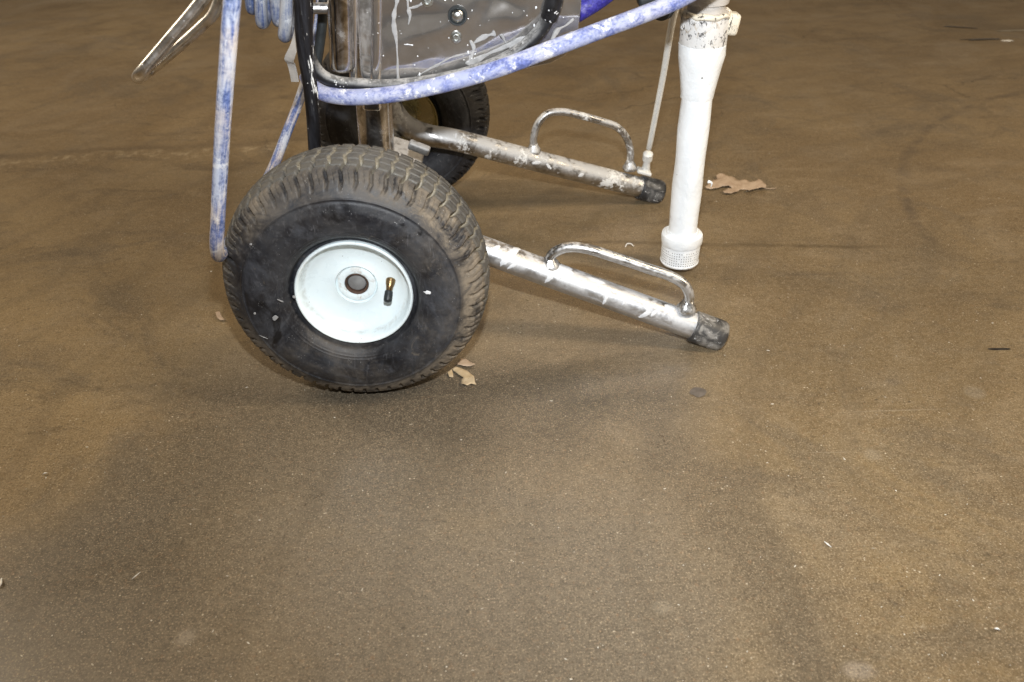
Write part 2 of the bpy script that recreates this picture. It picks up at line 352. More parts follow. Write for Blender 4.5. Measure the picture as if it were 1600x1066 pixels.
def mat_chrome(name, base=(0.62, 0.60, 0.58), dust=0.6, paint=0.55, rough=0.16, dustcol=(0.42, 0.37, 0.31), streak=(1, 1, 1), grime=0.4):
    t = NT(name); o = t.obj(); s = t.scale(o, streak)
    g = t.geo(); nz = t.sep(g.outputs['Normal'])[2]
    n1 = t.noise(s, 34, 6, 0.68, 0.6); n2 = t.noise(s, 150, 5, 0.7); n3 = t.noise(s, 13, 5, 0.65, 1.0)
    col = t.mx(t.ramp(n2, 0.3, 0.7), tuple(b * 0.82 for b in base), base)
    col = t.mx(t.ramp(n1, 0.55, 0.36, 0, grime), col, (0.10, 0.085, 0.07))
    du = t.mul(t.ramp(nz, -0.35, 0.75), t.ramp(t.add(t.mul(n1, 0.6), t.mul(n2, 0.4)), 0.60 - 0.25 * dust, 0.70 - 0.2 * dust))
    du = t.mul(du, 0.2 + 0.75 * dust)
    pt = t.ramp(t.add(t.mul(n3, 0.6), t.mul(n2, 0.4)), 0.66 - 0.12 * paint, 0.69 - 0.12 * paint)
    v = t.voro(o, 300); sp = t.mul(t.ramp(v, 0.26, 0.16), t.ramp(t.noise(o, 55, 4), 0.60, 0.66)); pt = t.math('MAXIMUM', pt, sp)
    col = t.mx(du, col, dustcol); col = t.mx(pt, col, (0.74, 0.74, 0.73))
    met = t.mul(t.math('SUBTRACT', 1, du), t.math('SUBTRACT', 1, pt))
    ro = t.mf(pt, t.mf(du, t.ramp(n1, 0.3, 0.7, rough, rough + 0.16), 0.7), 0.45)
    t.out(col, ro, met, 0.5); t.bump(t.add(t.mul(n2, 0.4), t.add(t.mul(pt, 0.8), t.mul(du, 0.3))), 0.28, 0.0006); return t.m

def mat_panel():
    t = NT('stainless panel'); o = t.obj()
    br = t.noise(t.scale(o, (260, 1, 6)), 3, 4, 0.6); n2 = t.noise(o, 90, 5, 0.7); n1 = t.noise(o, 12, 4)
    col = t.mx(t.ramp(n1, 0.3, 0.7), (0.66, 0.64, 0.63), (0.86, 0.84, 0.82))
    v = t.voro(o, 210); sp = t.mul(t.ramp(v, 0.22, 0.14), t.ramp(t.noise(o, 45, 4), 0.62, 0.67))
    v3 = t.voro(t.scale(o, (1, 1, 1), (2, 2, 4)), 620); sp2 = t.mul(t.ramp(v3, 0.30, 0.16), t.ramp(t.noise(o, 18, 3), 0.46, 0.6))
    sp = t.mul(sp, 0.6)
    z = t.sep(o)[2]; low = t.ramp(z, 0.40, 0.35)
    haze = t.mul(t.add(t.mul(low, 0.40), 0.05), t.ramp(t.add(t.mul(n2, 0.5), t.mul(t.noise(o, 26, 5, 0.7, 1.0), 0.5)), 0.42, 0.64))
    col = t.mx(t.mul(haze, 0.7), col, (0.36, 0.34, 0.32)); col = t.mx(sp, col, (0.76, 0.76, 0.76))
    met = t.mul(0.93, t.mul(t.math('SUBTRACT', 1, sp), t.math('SUBTRACT', 1, t.mul(haze, 0.45))))
    ro = t.mf(sp, t.add(t.ramp(n1, 0.3, 0.7, 0.09, 0.15), t.mul(haze, 0.22)), 0.5)
    wave = t.noise(t.scale(o, (1.0, 1, 1.6), (0.3, 0, 0.2), (0, 0.5, 0)), 6.5, 2, 0.4, 0.6)
    t.out(t.mx(0.12, col, (0.62, 0.60, 0.60)), ro, met, 0.5); t.bump(t.add(t.mul(wave, 60.0), t.add(t.mul(br, 0.03), t.mul(sp, 1))), 0.8, 0.0004); return t.m

def mat_hose(name, blue, wash, cover, streaky=True, spots=0.85, warm=(0.66, 0.60, 0.56)):
    t = NT(name); o = t.obj(); u = t.uv()
    st = t.scale(u, (14, 110, 1)) if streaky else t.scale(u, (40, 55, 1))
    n1 = t.noise(st, 1, 7, 0.72, 0.5); n2 = t.noise(t.scale(o, (1, 1, 1)), 24, 4, 0.6, 0.5); n3 = t.noise(o, 260, 4, 0.7)
    k = t.add(t.add(t.mul(n1, 0.58), t.mul(n2, 0.24)), t.mul(n3, 0.18))
    c = t.mx(t.ramp(n3, 0.3, 0.7), tuple(b * 0.6 for b in blue), tuple(min(1, b * 1.25) for b in blue))
    p = t.ramp(k, 0.57 - 0.2 * cover, 0.71 - 0.17 * cover)
    w2 = t.mx(t.ramp(t.noise(o, 13, 4), 0.40, 0.58, 0, 0.85), wash, warm)
    c = t.mx(p, c, w2)
    c = t.mx(t.ramp(t.noise(o, 48, 7, 0.75, 0.3), 0.565, 0.63, 0, spots), c, (0.86, 0.86, 0.86))
    c = t.mx(t.ramp(t.noise(o, 95, 6, 0.75, 1.0), 0.36, 0.28, 0, 0.5), c, (0.09, 0.085, 0.10))
    # woven cover: fine helical ribs
    w1 = t.node('ShaderNodeTexWave', {'bands_direction': 'DIAGONAL'}, Vector=t.scale(u, (620, 620, 1)), Scale=0.5, Distortion=0.4).outputs[1]
    w3 = t.node('ShaderNodeTexWave', {'bands_direction': 'DIAGONAL'}, Vector=t.scale(u, (620, -620, 1)), Scale=0.5, Distortion=0.4).outputs[1]
    wv = t.math('MAXIMUM', w1, w3)
    c = t.mx(t.mul(t.ramp(wv, 0.7, 0.2, 0, 0.5), t.math('SUBTRACT', 1, t.mul(p, 0.75))), c, tuple(b * 0.35 for b in blue))
    t.out(c, 0.55, 0, 0.4); t.bump(t.add(t.mul(wv, 0.6), t.add(t.mul(n3, 0.6), t.mul(p, 0.6))), 0.35, 0.0007); return t.m

def mat_plain(name, col, rough=0.5, metal=0, var=0.25, speck=0.0, speckcol=(0.7, 0.7, 0.7), bump=0.15, sc=40, spec=0.5, dustup=0.0, dustcol=(0.45, 0.44, 0.43)):
    t = NT(name); o = t.obj(); n1 = t.noise(o, sc, 6, 0.65, 0.3); n2 = t.noise(o, sc * 6, 4, 0.7)
    c = t.mx(t.ramp(n1, 0.3, 0.7), tuple(b * (1 - var) for b in col), tuple(min(1, b * (1 + var * 0.6)) for b in col))
    if speck:
        v = t.voro(o, 240); sp = t.mul(t.ramp(v, 0.30, 0.18), t.ramp(t.noise(o, 45, 3), 0.68 - 0.2 * speck, 0.73 - 0.2 * speck)); c = t.mx(t.mul(sp, 0.9), c, speckcol)
    ro = t.ramp(n1, 0.3, 0.7, max(rough - 0.08, 0.03), rough + 0.08)
    if dustup:
        nz = t.sep(t.geo().outputs['Normal'])[2]; d = t.mul(t.ramp(nz, -0.1, 0.8), t.ramp(t.add(n1, t.mul(n2, 0.5)), 0.62, 0.88, 0.3, 1)); d = t.mul(d, dustup)
        c = t.mx(d, c, dustcol); ro = t.mf(d, ro, 0.8); metal = metal if not metal else t.mul(t.math('SUBTRACT', 1, d), metal)
    t.out(c, ro, metal, spec); t.bump(t.add(n1, n2), bump, 0.0008); return t.m

def mat_white(name, dirt=0.0, col=(0.91, 0.94, 0.97)):
    t = NT(name); o = t.obj(); n1 = t.noise(o, 30, 5, 0.6, 0.6); n2 = t.noise(o, 120, 5, 0.7)
    c = t.mx(t.ramp(n1, 0.4, 0.7, 0, 0.4), col, tuple(q * 0.88 for q in col))
    if dirt:
        k = t.add(t.mul(t.noise(t.scale(o, (1, 1, 0.45)), 190, 6, 0.72, 1.0), 0.6), t.mul(n2, 0.4))
        c = t.mx(t.ramp(k, 0.585 - 0.1 * dirt, 0.53 - 0.1 * dirt), c, (0.055, 0.05, 0.05))
        c = t.mx(t.ramp(t.noise(o, 55, 5, 0.7, 0.7), 0.57, 0.66, 0, 0.5), c, (0.50, 0.39, 0.26))
    v = t.voro(o, 110); c = t.mx(t.mul(t.ramp(v, 0.16, 0.10), t.ramp(t.noise(o, 33, 3), 0.64, 0.68)), c, (0.12, 0.1, 0.08))
    t.out(c, 0.38, 0, 0.5); t.bump(t.add(n1, t.mul(n2, 0.4)), 0.75, 0.0026); return t.m

M = {}
M['floor'] = mat_floor(); M['tyre'] = mat_rubber(); M['cap'] = mat_cap(); M['cap_worn'] = mat_cap((0.045, 0.043, 0.042), (0.25, 0.235, 0.215)); M['tyre_blacker'] = mat_rubber('blacker tyre rubber', True, 0.15)
M['leg_near'] = mat_chrome('chromed tube, clean with paint runs', (0.68, 0.68, 0.69), dust=0.62, paint=0.22, rough=0.36, dustcol=(0.60, 0.60, 0.61), grime=0.10)
M['leg_far'] = mat_chrome('chromed tube, dusty and paint crusted', (0.56, 0.55, 0.545), dust=0.85, paint=0.95, rough=0.27, dustcol=(0.55, 0.545, 0.54), grime=0.40)
M['bar'] = mat_chrome('chromed bar', (0.68, 0.675, 0.67), dust=0.55, paint=0.25, rough=0.25, dustcol=(0.5, 0.48, 0.46), grime=0.25)
M['rack'] = mat_chrome('chromed rack bar', (0.92, 0.90, 0.88), dust=0.2, paint=0.1, rough=0.26, grime=0.3)
M['post'] = mat_chrome('chromed post', (0.70, 0.69, 0.69), dust=0.2, paint=0.3, rough=0.12, grime=0.7)
M['panel'] = mat_panel()
def mat_rim():
    t = NT('white enamelled steel'); o = t.obj(); x, y, z = t.sep(o)[:3]
    r = t.math('SQRT', t.add(t.mul(x, x), t.mul(z, z))); n = t.noise(o, 70, 6, 0.7, 0.5); n2 = t.noise(o, 20, 4, 0.6)
    c = t.mx(t.ramp(n2, 0.35, 0.7), (0.76, 0.85, 0.88), (0.82, 0.89, 0.90))
    c = t.mx(t.mul(t.ramp(r, 0.030, 0.014), t.ramp(n, 0.50, 0.66, 0, 0.75)), c, (0.36, 0.22, 0.11))
    c = t.mx(t.mul(t.ramp(t.math('ABSOLUTE', t.add(r, -0.0635)), 0.004, 0.0005), t.ramp(n, 0.44, 0.64, 0.1, 0.4)), c, (0.33, 0.31, 0.26))
    sp = t.mul(t.ramp(t.voro(o, 190), 0.16, 0.08), t.ramp(t.noise(o, 50, 3), 0.58, 0.64)); c = t.mx(t.mul(sp, 0.8), c, (0.10, 0.08, 0.06))
    sm = t.ramp(t.noise(t.scale(o, (1, 1, 0.5)), 30, 6, 0.7, 0.8), 0.58, 0.72, 0, 0.35); c = t.mx(sm, c, (0.50, 0.49, 0.44))
    t.out(c, t.ramp(n2, 0.3, 0.7, 0.25, 0.40), 0, 0.5); t.bump(n, 0.06, 0.0005); return t.m
M['rim'] = mat_rim()
M['rim_plain'] = mat_plain('white enamel', (0.72, 0.79, 0.81), 0.30, 0, 0.07, 0.2, (0.2, 0.16, 0.12), 0.10, 26)
M['rim_far'] = mat_plain('zinc plated rim inside', (0.55, 0.51, 0.33), 0.22, 0.9, 0.2, 0.1)
M['axle'] = mat_plain('grey axle end', (0.30, 0.30, 0.30), 0.5, 0.4, 0.3, 0.3, (0.5, 0.4, 0.3))
M['rust'] = mat_plain('rusty bore', (0.085, 0.045, 0.028), 0.8, 0, 0.5, 0.4, (0.3, 0.2, 0.13), 0.5, 150)
M['brass'] = mat_plain('old brass', (0.30, 0.20, 0.10), 0.35, 1, 0.5)
M['blackplastic'] = mat_plain('black plastic', (0.022, 0.026, 0.028), 0.45, 0, 0.3, 0.2)
M['blackhose'] = mat_plain('black rubber cord', (0.016, 0.016, 0.018), 0.42, 0, 0.4, 0.55, (0.6, 0.6, 0.6), 0.2, 60, 0.5, 0.85, (0.42, 0.41, 0.40))
M['blackhose_clean'] = mat_plain('black rubber sleeve', (0.014, 0.014, 0.016), 0.34, 0, 0.4, 0.7, (0.75, 0.75, 0.75), 0.1, 60)
M['strap'] = mat_chrome('black strap with scuffs', (0.06, 0.062, 0.075), dust=0.6, paint=0.62, rough=0.35, dustcol=(0.16, 0.17, 0.19), streak=(1.6, 1.6, 0.14), grime=0.2)
M['greystrap'] = mat_plain('grey webbing', (0.36, 0.34, 0.32), 0.75, 0, 0.25, 0.2)
M['hose_left'] = mat_hose('blue hose whitewashed', (0.11, 0.165, 0.40), (0.56, 0.60, 0.70), 0.76, True, 0.6, (0.64, 0.56, 0.50))
M['hose_panel'] = mat_hose('blue hose with spots', (0.15, 0.19, 0.48), (0.37, 0.405, 0.60), 0.82, False, 0.9, (0.53, 0.54, 0.65))
M['hose_coil'] = mat_hose('blue hose greyed', (0.05, 0.09, 0.25), (0.20, 0.225, 0.29), 0.88, True, 0.4, (0.42, 0.42, 0.43))
M['hose_navy'] = mat_hose('clean navy hose', (0.035, 0.03, 0.30), (0.14, 0.13, 0.45), 0.2, False, 0.1, (0.14, 0.13, 0.45))
M['white'] = mat_white('thick white paint'); M['dirtywhite'] = mat_white('chipped white paint over black', 1.05, (0.74, 0.73, 0.72)); M['offwhite'] = mat_white('dull white plastic', 0.0, (0.80, 0.80, 0.78))
M['greywhite'] = mat_white('grey stained ring', 1.7, (0.55, 0.52, 0.49))
M['drip'] = mat_plain('dried white paint', (0.72, 0.73, 0.75), 0.45, 0, 0.08)
M['dripgrey'] = mat_plain('thin dried white paint', (0.34, 0.335, 0.335), 0.5, 0, 0.2, 0.3, (0.8, 0.8, 0.8), 0.2, 120)
M['crust'] = mat_white('yellowed paint crust', 1.2, (0.78, 0.72, 0.60))
M['zinc'] = mat_plain('zinc bolt', (0.66, 0.68, 0.66), 0.25, 1, 0.15, 0.2)
M['core'] = mat_plain('shaded strainer inside', (0.06, 0.06, 0.06), 0.8, 0, 0.6, 0, bump=0.4, sc=200)
M['dark'] = mat_plain('dark interior', (0.01, 0.01, 0.01), 0.8)
M['housing'] = mat_plain('grey enamelled housing', (0.10, 0.11, 0.13), 0.45, 0, 0.2)
M['bracket'] = mat_chrome('weathered steel bracket', (0.35, 0.35, 0.35), dust=1.0, paint=0.6, rough=0.5, dustcol=(0.42, 0.40, 0.38), grime=0.3)

# ------------------------------------------------------------------ floor
def build_floor():
    S = 12; V = [(-S, -S, 0), (S, -S, 0), (S, S, 0), (-S, S, 0)]
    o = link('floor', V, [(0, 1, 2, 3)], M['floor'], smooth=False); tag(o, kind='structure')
build_floor()

# ------------------------------------------------------------------ sprayer
RW = 0.165; WT = 0.1197; TR = 0.7268
sprayer = empty('paint_sprayer', (0.1, 0.36, 0))
tag(sprayer, 'paint-splattered chrome airless paint sprayer cart with two fat black tyres', 'paint sprayer')
SP = sprayer.location.copy()
def own(o):          # parent to the cart, keeping its place
    o.parent = sprayer; o.location = Vector(o.location) - SP; return o

def tyre_mesh():
    hw = WT / 2
    half = [(0.0690, 0.0180), (0.0745, 0.0180), (0.0765, 0.0150), (0.0785, 0.0085), (0.0825, 0.0045), (0.0900, 0.0005), (0.1020, -0.0030), (0.1150, -0.0035), (0.1255, -0.0010), (0.1280, 0.0004),
            (0.1300, 0.0000), (0.1350, 0.0022), (0.1420, 0.0060), (0.1500, 0.0118), (0.1565, 0.0200), (0.1605, 0.0290), (0.1632, 0.0400), (0.1647, 0.0510), (0.1650, hw)]
    half = [(r, y - hw) for r, y in half]
    full = half + [(r, -y) for r, y in half[-2::-1]]
    P = np.array(full); d = np.r_[0, np.cumsum(np.hypot(*np.diff(P, axis=0).T))]
    # uniform-ish resampling with smooth interpolation, kept inside the outline
    n = 420; s = np.linspace(0, d[-1], n)
    r = np.interp(s, d, P[:, 0]); y = np.interp(s, d, P[:, 1])
    k = np.array([1, 2, 3, 4, 3, 2, 1.]) / 16
    for a in (r, y):
        b = np.convolve(np.pad(a, 3, mode='edge'), k, 'valid'); a[3:-3] = b[3:-3]
    dr = np.gradient(r); dy = np.gradient(y); L = np.hypot(dr, dy); nr, ny = dy / L, -dr / L      # outward normal (r, y)
    NB = 56; NU = NB * 19
    th = np.arange(NU) / NU * 2 * math.pi
    rows_w = 0.0125
    Yg = y[:, None]; Rg = r[:, None]
    u = th[None, :] / (2 * math.pi) * NB            # in blocks
    row = np.floor((Yg + 0.5 * rows_w) / rows_w)
    fy = (Yg + 0.5 * rows_w) / rows_w - row
    tri = np.abs(((Yg / rows_w) % 2) - 1) * 2 - 1
    uo = u + 0.11 * tri + 0.35 * Yg / 0.06
    du = np.abs(uo - np.round(uo))                   # 0 at the groove centre
    blockw = 0.02
    def sst(a, b, x): q = np.clip((x - a) / (b - a), 0, 1); return q * q * (3 - 2 * q)
    crown = sst(0.1585, 0.1600, Rg) * np.ones_like(u)
    should = sst(0.1370, 0.1400, Rg) * (1 - crown)
    gw = np.where(crown > 0.5, 0.10, 0.105)
    gro = 1 - sst(gw * 0.75, gw * 1.5, du)
    depth = gro * (crown * 0.0030 + (crown + should > 0) * 0.0074 * sst(0.137, 0.156, Rg) * (1 - sst(0.1615, 0.1635, Rg)))
    # alternate short slots on the shoulder
    du2 = np.abs((uo + 0.5) - np.round(uo + 0.5)); slot = (1 - sst(0.02, 0.05, du2)) * should * sst(0.145, 0.150, Rg)
    depth = depth + slot * 0.0016
    # thin sipes round the tread between rows
    sip = (1 - sst(0.045, 0.10, np.minimum(fy, 1 - fy))) * crown * np.ones_like(u)
    depth = depth + np.maximum(sip * 0.0022 - gro * 0.001, 0)
    # step from the tread band to the shoulder
    rnd = np.random.RandomState(3)
    bi = np.round(uo).astype(int) % NB; ri = (row.astype(int) + 10) * np.ones_like(bi)
    tab = rnd.rand(NB, 40) * 0.0005; depth = depth + (1 - gro) * crown * tab[bi, ri % 40]
    # moulded ribs on the sidewall
    rib = lambda c, wd, h: h * np.exp(-((Rg - c) / wd) ** 2)
    hgt = (rib(0.0865, 0.0007, 0.0004) + rib(0.0900, 0.0005, 0.0003) + rib(0.1305, 0.0012, 0.0009)) * np.ones_like(u) - depth
    Rf = Rg + nr[:, None] * hgt; Yf = Yg + ny[:, None] * hgt
    # flatten a little where it stands on the floor is left out: the tyre is firm
    X = Rf * np.cos(th); Z = Rf * np.sin(th)
    V = np.stack([X, Yf * np.ones_like(X), Z], -1).reshape(-1, 3)
    i, j = np.meshgrid(np.arange(n - 1), np.arange(NU), indexing='ij'); j2 = (j + 1) % NU
    F = np.stack([i * NU + j, (i + 1) * NU + j, (i + 1) * NU + j2, i * NU + j2], -1).reshape(-1, 4)
    me = bpy.data.meshes.new('tyre'); me.vertices.add(len(V)); me.vertices.foreach_set('co', V.astype(np.float32).ravel())
    me.loops.add(F.size); me.loops.foreach_set('vertex_index', F.astype(np.int32).ravel())
    me.polygons.add(len(F)); me.polygons.foreach_set('loop_start', np.arange(0, F.size, 4, dtype=np.int32)); me.polygons.foreach_set('loop_total', np.full(len(F), 4, dtype=np.int32))
    me.polygons.foreach_set('use_smooth', np.ones(len(F), dtype=bool)); me.update(calc_edges=True); me.validate()
    one = np.ones_like(X)
    at_ = {'groove': np.clip(gro * crown + 0.10 * sip, 0, 1),
           'dust': sst(0.128, 0.138, Rg) * (1 - 0.75 * sst(0.157, 0.163, Rg)) * one + 0.26 * one,
           'tread': crown, 'side': (1 - sst(0.126, 0.130, Rg)) * one}
    for k_, v_ in at_.items():
        a = me.attributes.new(k_, 'FLOAT', 'POINT'); a.data.foreach_set('value', v_.astype(np.float32).ravel())
    me.materials.append(M['tyre']); return me

TY = tyre_mesh(); HW = WT / 2
def make_wheel(rim_mat, near):
    wh = empty('wheel', (0, 0, 0)); wh.parent = sprayer
    ty = bpy.data.objects.new('tyre', TY); COL.objects.link(ty); ty.parent = wh; ty.rotation_euler = (0, R_(3), 0)
    y = lambda v: v - HW
    prof = [(0.0680, y(0.024)), (0.0705, y(0.0180)), (0.0717, y(0.0140)), (0.0715, y(0.0112)), (0.0703, y(0.0098)), (0.0688, y(0.0100)), (0.0675, y(0.0115)), (0.0665, y(0.0145)),
            (0.0650, y(0.0215)), (0.0635, y(0.0245)), (0.0610, y(0.0262)), (0.0575, y(0.0290)), (0.0540, y(0.0320)), (0.0480, y(0.0345)), (0.0400, y(0.0360)), (0.0320, y(0.0362)),
            (0.0280, y(0.0350)), (0.0262, y(0.0345)), (0.0250, y(0.0385)), (0.0242, y(0.0392)), (0.0236, y(0.0362)), (0.0205, y(0.0352)), (0.0172, y(0.0352)), (0.0152, y(0.0362)), (0.0140, y(0.0400)), (0.0138, y(0.048))]
    ri = lathe('rim', prof + [(0.0138, y(0.05)), (0.030, y(0.052)), (0.062, y(0.055)), (0.0675, y(0.040))], rim_mat, wh, 96, caps=False)
    # the inboard side of the rim
    prof2 = [(0.0600, HW - 0.045), (0.0615, HW - 0.030), (0.0665, HW - 0.0150), (0.0688, HW - 0.0105), (0.0703, HW - 0.0098), (0.0717, HW - 0.0135), (0.068, HW - 0.026), (0.063, HW - 0.044)]
    lathe('inner_rim', prof2, M['rim_far'], wh, 96, caps=False)
    lathe('inner_disc', [(0.0605, HW - 0.047), (0.030, HW - 0.050), (0.0295, HW - 0.020), (0.016, HW - 0.018), (0.014, HW - 0.05)], M['rim_far'], wh, 64, caps=False)
    lathe('bore', [(0.0137, y(0.047)), (0.0136, y(0.0385)), (0.0146, y(0.0366)), (0.0138, y(0.0358)), (0.0122, y(0.0375)), (0.0118, y(0.047))], M['rust'], wh, 48, caps=False)
    lathe('axle_end', [(0.0116, y(0.060)), (0.0116, y(0.0415)), (0.0105, y(0.0402)), (0.004, y(0.0396)), (0.0001, y(0.0396))], M['axle'], wh, 40)
    vs = empty('valve_stem', (0, 0, 0)); vs.parent = wh
    a = Vector((0.0435, y(0.0310), 0.0075)); b = Vector((0.0425, y(0.0250), 0.0030)); c = Vector((0.0410, y(0.0215), -0.0035)); d = Vector((0.0395, y(0.0135), -0.0110))
    tube('valve_body', [a, a.lerp(b, .5), b, c], [0.0060, 0.0056, 0.0045, 0.0036], M['brass'], vs, 20)
    tube('valve_cap', [c + (d - c) * 0.0, c.lerp(d, .5), d], [0.0050, 0.0052, 0.0050], M['blackplastic'], vs, 24)
    return wh
# valve_stem's two pieces would be a fourth level: put them under the wheel instead
wheel = make_wheel(M['rim'], True)
for o in list(wheel.children):
    if o.type == 'EMPTY':
        for ch in list(o.children): ch.parent = wheel
        bpy.data.objects.remove(o)
wheel.location = Vector((0, HW, RW)) - SP
wheel['label'] = 'near wheel with white rim and dusty black tyre'
w2 = wheel.copy(); COL.objects.link(w2); w2.parent = sprayer
for ch in wheel.children:
    c = ch.copy(); COL.objects.link(c); c.parent = w2
    if c.name.startswith('tyre'): c.material_slots[0].link = 'OBJECT'; c.material_slots[0].material = M['tyre_blacker']  # far tyre: same rubber with its dust colours turned down
w2.location = Vector((0, TR - HW, RW)) - SP; w2.rotation_euler = (0, R_(40), math.pi)
w2['label'] = 'far wheel in shadow behind the frame'
def wsplat(name, px, py, Y, rx, ry, mat, parent, rot=0, seed=1):
    """small blob of dried paint lying on a surface facing the camera side (plane y)"""
    c = at(px, py, Y=Y); rnd = random.Random(seed); V = [Vector((0, -0.0006, 0))]; n = 14
    for j in range(n):
        a = 2 * math.pi * j / n; k = 0.75 + 0.5 * rnd.random(); V.append(Vector((rx * k * math.cos(a), 0, ry * k * math.sin(a))))
    F = [(0, 1 + j, 1 + (j + 1) % n) for j in range(n)]
    Rm = Matrix.Rotation(rot, 3, 'Y'); V = [Rm @ v for v in V]
    o = link(name, V, F, mat); o.location = c; return o
s_ = wsplat('paint_splash', 668, 457, -0.0040, 0.0045, 0.0024, M['drip'], None, 0.2, 3); s_.parent = wheel; s_.location = Vector(s_.location) - Vector((0, HW, RW))
s_ = wsplat('paint_splash', 460, 464, 0.0020, 0.0020, 0.0024, M['dripgrey'], None, 0.2, 4); s_.parent = wheel; s_.location = Vector(s_.location) - Vector((0, HW, RW))
for i_, (px, py, a, b, r_) in enumerate([(438, 470, .0045, .0008, .5), (430, 497, .0040, .0030, -.6), (412, 527, .0060, .0006, .55), (398, 490, .0016, .0018, 0), (392, 382, .0015, .0012, 0)]):
    s_ = wsplat('paint_splash', px, py, -0.0045, a, b, M['dripgrey'], None, r_, 10 + i_); s_.parent = wheel; s_.location = Vector(s_.location) - Vector((0, HW, RW))

# ---- frame
LR = 0.0190
nA = Vector((0.100, 0.1809, 0.1554)); nF = Vector((0.4600, 0.1225, 0.0260))
fA = Vector((0.100, 0.5459, 0.1554)); fF = Vector((0.4550, 0.6040, 0.0270))
def rounded_leg(A, F_, top, name, mat, r=LR):
    d = (A - F_).normalized()
    B = A + d * 0.035
    # curve from the sloping leg up to the standing tube
    pts = [F_, F_.lerp(A, .25), F_.lerp(A, .5), F_.lerp(A, .75), A, B]
    p3 = top[0]
    ctrl = Vector((p3.x, p3.y, B.z + 0.02)) if False else None
    # quadratic bend
    c = Vector((top[0].x * 0.9 + B.x * 0.1, B.y, B.z + (d.z / abs(d.x)) * (B.x - top[0].x)))
    for k in range(1, 7):
        t = k / 7; pts.append(B * (1 - t) ** 2 + c * 2 * t * (1 - t) + top[0] * t * t)
    pts += top
    o = tube(name, pts, r, mat, None, 32, 8); return own(o)
leg_n = rounded_leg(nA, nF, [Vector((0.012, 0.2130, 0.235)), Vector((0.016, 0.2150, 0.29)), Vector((0.0175, 0.2150, 0.31))], 'leg', M['leg_near'])
ft = at(606, 150, Y=0.546); ft2 = ft + Vector((-0.004, 0, 0.09)); ft3 = ft2 + Vector((-0.008, 0.0, 0.30))
def leg_far():
    YB = 0.546; P = [fF, fF.lerp(fA, .25), fF.lerp(fA, .5), fF.lerp(fA, .75), fA]
    P += [at(a_, b_, Y=YB) for a_, b_ in ((676, 213), (652, 206), (631, 194), (616, 176), (608, 154), (604, 120), (600, 60), (594, -20))]
    return own(tube('leg', P, LR, M['leg_far'], None, 32, 8))
leg_f = leg_far()
leg_n['label'] = 'near leg with white paint drips'; leg_f['label'] = 'far leg caked in dust and paint'

def foot(F_, A, m_):
    d = (F_ - A).normalized(); p0 = F_ - d * 0.012; V = []
    prof = [(0.0200, -0.016), (0.0222, -0.0155), (0.0226, -0.013), (0.0228, 0.018), (0.0226, 0.026), (0.0205, 0.0310), (0.0160, 0.0332), (0.0001, 0.0336)]
    o = lathe('foot_cap', prof, m_, None, 48, 'Z', sharp=False); o.location = F_ + d * 0.004
    q = Vector((0, 0, 1)).rotation_difference(d); o.rotation_euler = q.to_euler(); return own(o)
foot(nF, nA, M['cap_worn'])['label'] = 'worn grey brown rubber cap'; foot(fF, fA, M['cap'])

def handle(pxs, A, F_, r, mat):
    # the loop stands in the upright plane of its leg
    n = (F_ - A).cross(Vector((0, 0, 1))).normalized(); P = []
    for (px, py) in pxs:
        d = FW + RT * ((px - 800) / FPX) - UP * ((py - 533) / FPX); t = (A - CAM).dot(n) / d.dot(n); P.append(CAM + d * t)
    o = own(tube('carry_handle', P, r, mat, None, 20, 10))
    # weld collars
    for e, f in ((P[0], P[1]), (P[-1], P[-2])):
        dd = (f - e).normalized(); c = lathe('weld', [(r * 1.0, 0.012), (r * 1.15, 0.0085), (r * 1.55, 0.004), (r * 2.0, -0.001), (r * 1.9, -0.006)][::-1], mat, None, 24, 'Z', sharp=False, wob=lambda a, h: 0.0006 * math.sin(a * 5))
        c.location = e + dd * 0.002; c.rotation_euler = Vector((0, 0, 1)).rotation_difference(dd).to_euler(); own(c)
    return o
handle([(860, 416), (859, 405), (866, 395), (885, 387), (912, 388), (960, 402), (1010, 419), (1050, 433), (1070, 446), (1077, 464), (1073, 482)], nA, nF, 0.0072, M['bar'])
handle([(834, 236), (834, 215), (841, 193), (856, 178), (878, 175), (908, 181), (940, 190), (964, 199), (979, 216), (985, 238), (984, 262)], fA, fF, 0.0066, M['leg_far'])

def leg_drip(A, F_, t, a0, a1, wd, mat, parent, lean=0.0, seed=0, r=LR):
    """a run of paint that follows the round of a tube; angles from the top, towards the camera side"""
    d = (F_ - A).normalized(); side = Vector((0, -1, 0)); side = (side - d * side.dot(d)).normalized(); up = (d.cross(side)); up = up if up.z > 0 else -up
    C = A.lerp(F_, t); n = 14; V = []; F = []; rnd = random.Random(seed)
    for i in range(n + 1):
        k = i / n; a = R_(a0 + (a1 - a0) * k); ww = wd * (0.55 + 0.8 * math.sin(math.pi * min(1, k * 0.9 + 0.1)) ** 0.8) * (1 if k < 0.9 else 0.55) * (0.75 + 0.5 * rnd.random())
        if i == 0 or i == n: ww *= 0.25
        off = d * (lean * k)
        for s, h in ((-1, 0.0), (-0.5, 0.0006), (0.5, 0.0006), (1, 0.0)):
            V.append(C + off + d * (s * ww / 2) + (up * math.cos(a) + side * math.sin(a)) * (r + h - 0.0001))
    for i in range(n):
        for j in range(3): F.append((i * 4 + j, i * 4 + j + 1, (i + 1) * 4 + j + 1, (i + 1) * 4 + j))
    o = link('paint_drip', V, F, mat); o.parent = parent; o.matrix_parent_inverse = Matrix.Identity(4); o.location = -SP + Vector((0, 0, 0)); o.location = Vector((0, 0, 0))
    return o
def tt(A, F_, px):     # where along the leg a bearing falls
    best = min(range(1001), key=lambda i: abs((lambda q: 800 + FPX * (q - CAM).dot(RT) / (q - CAM).dot(FW))(A.lerp(F_, i / 1000)) - px)); return best / 1000
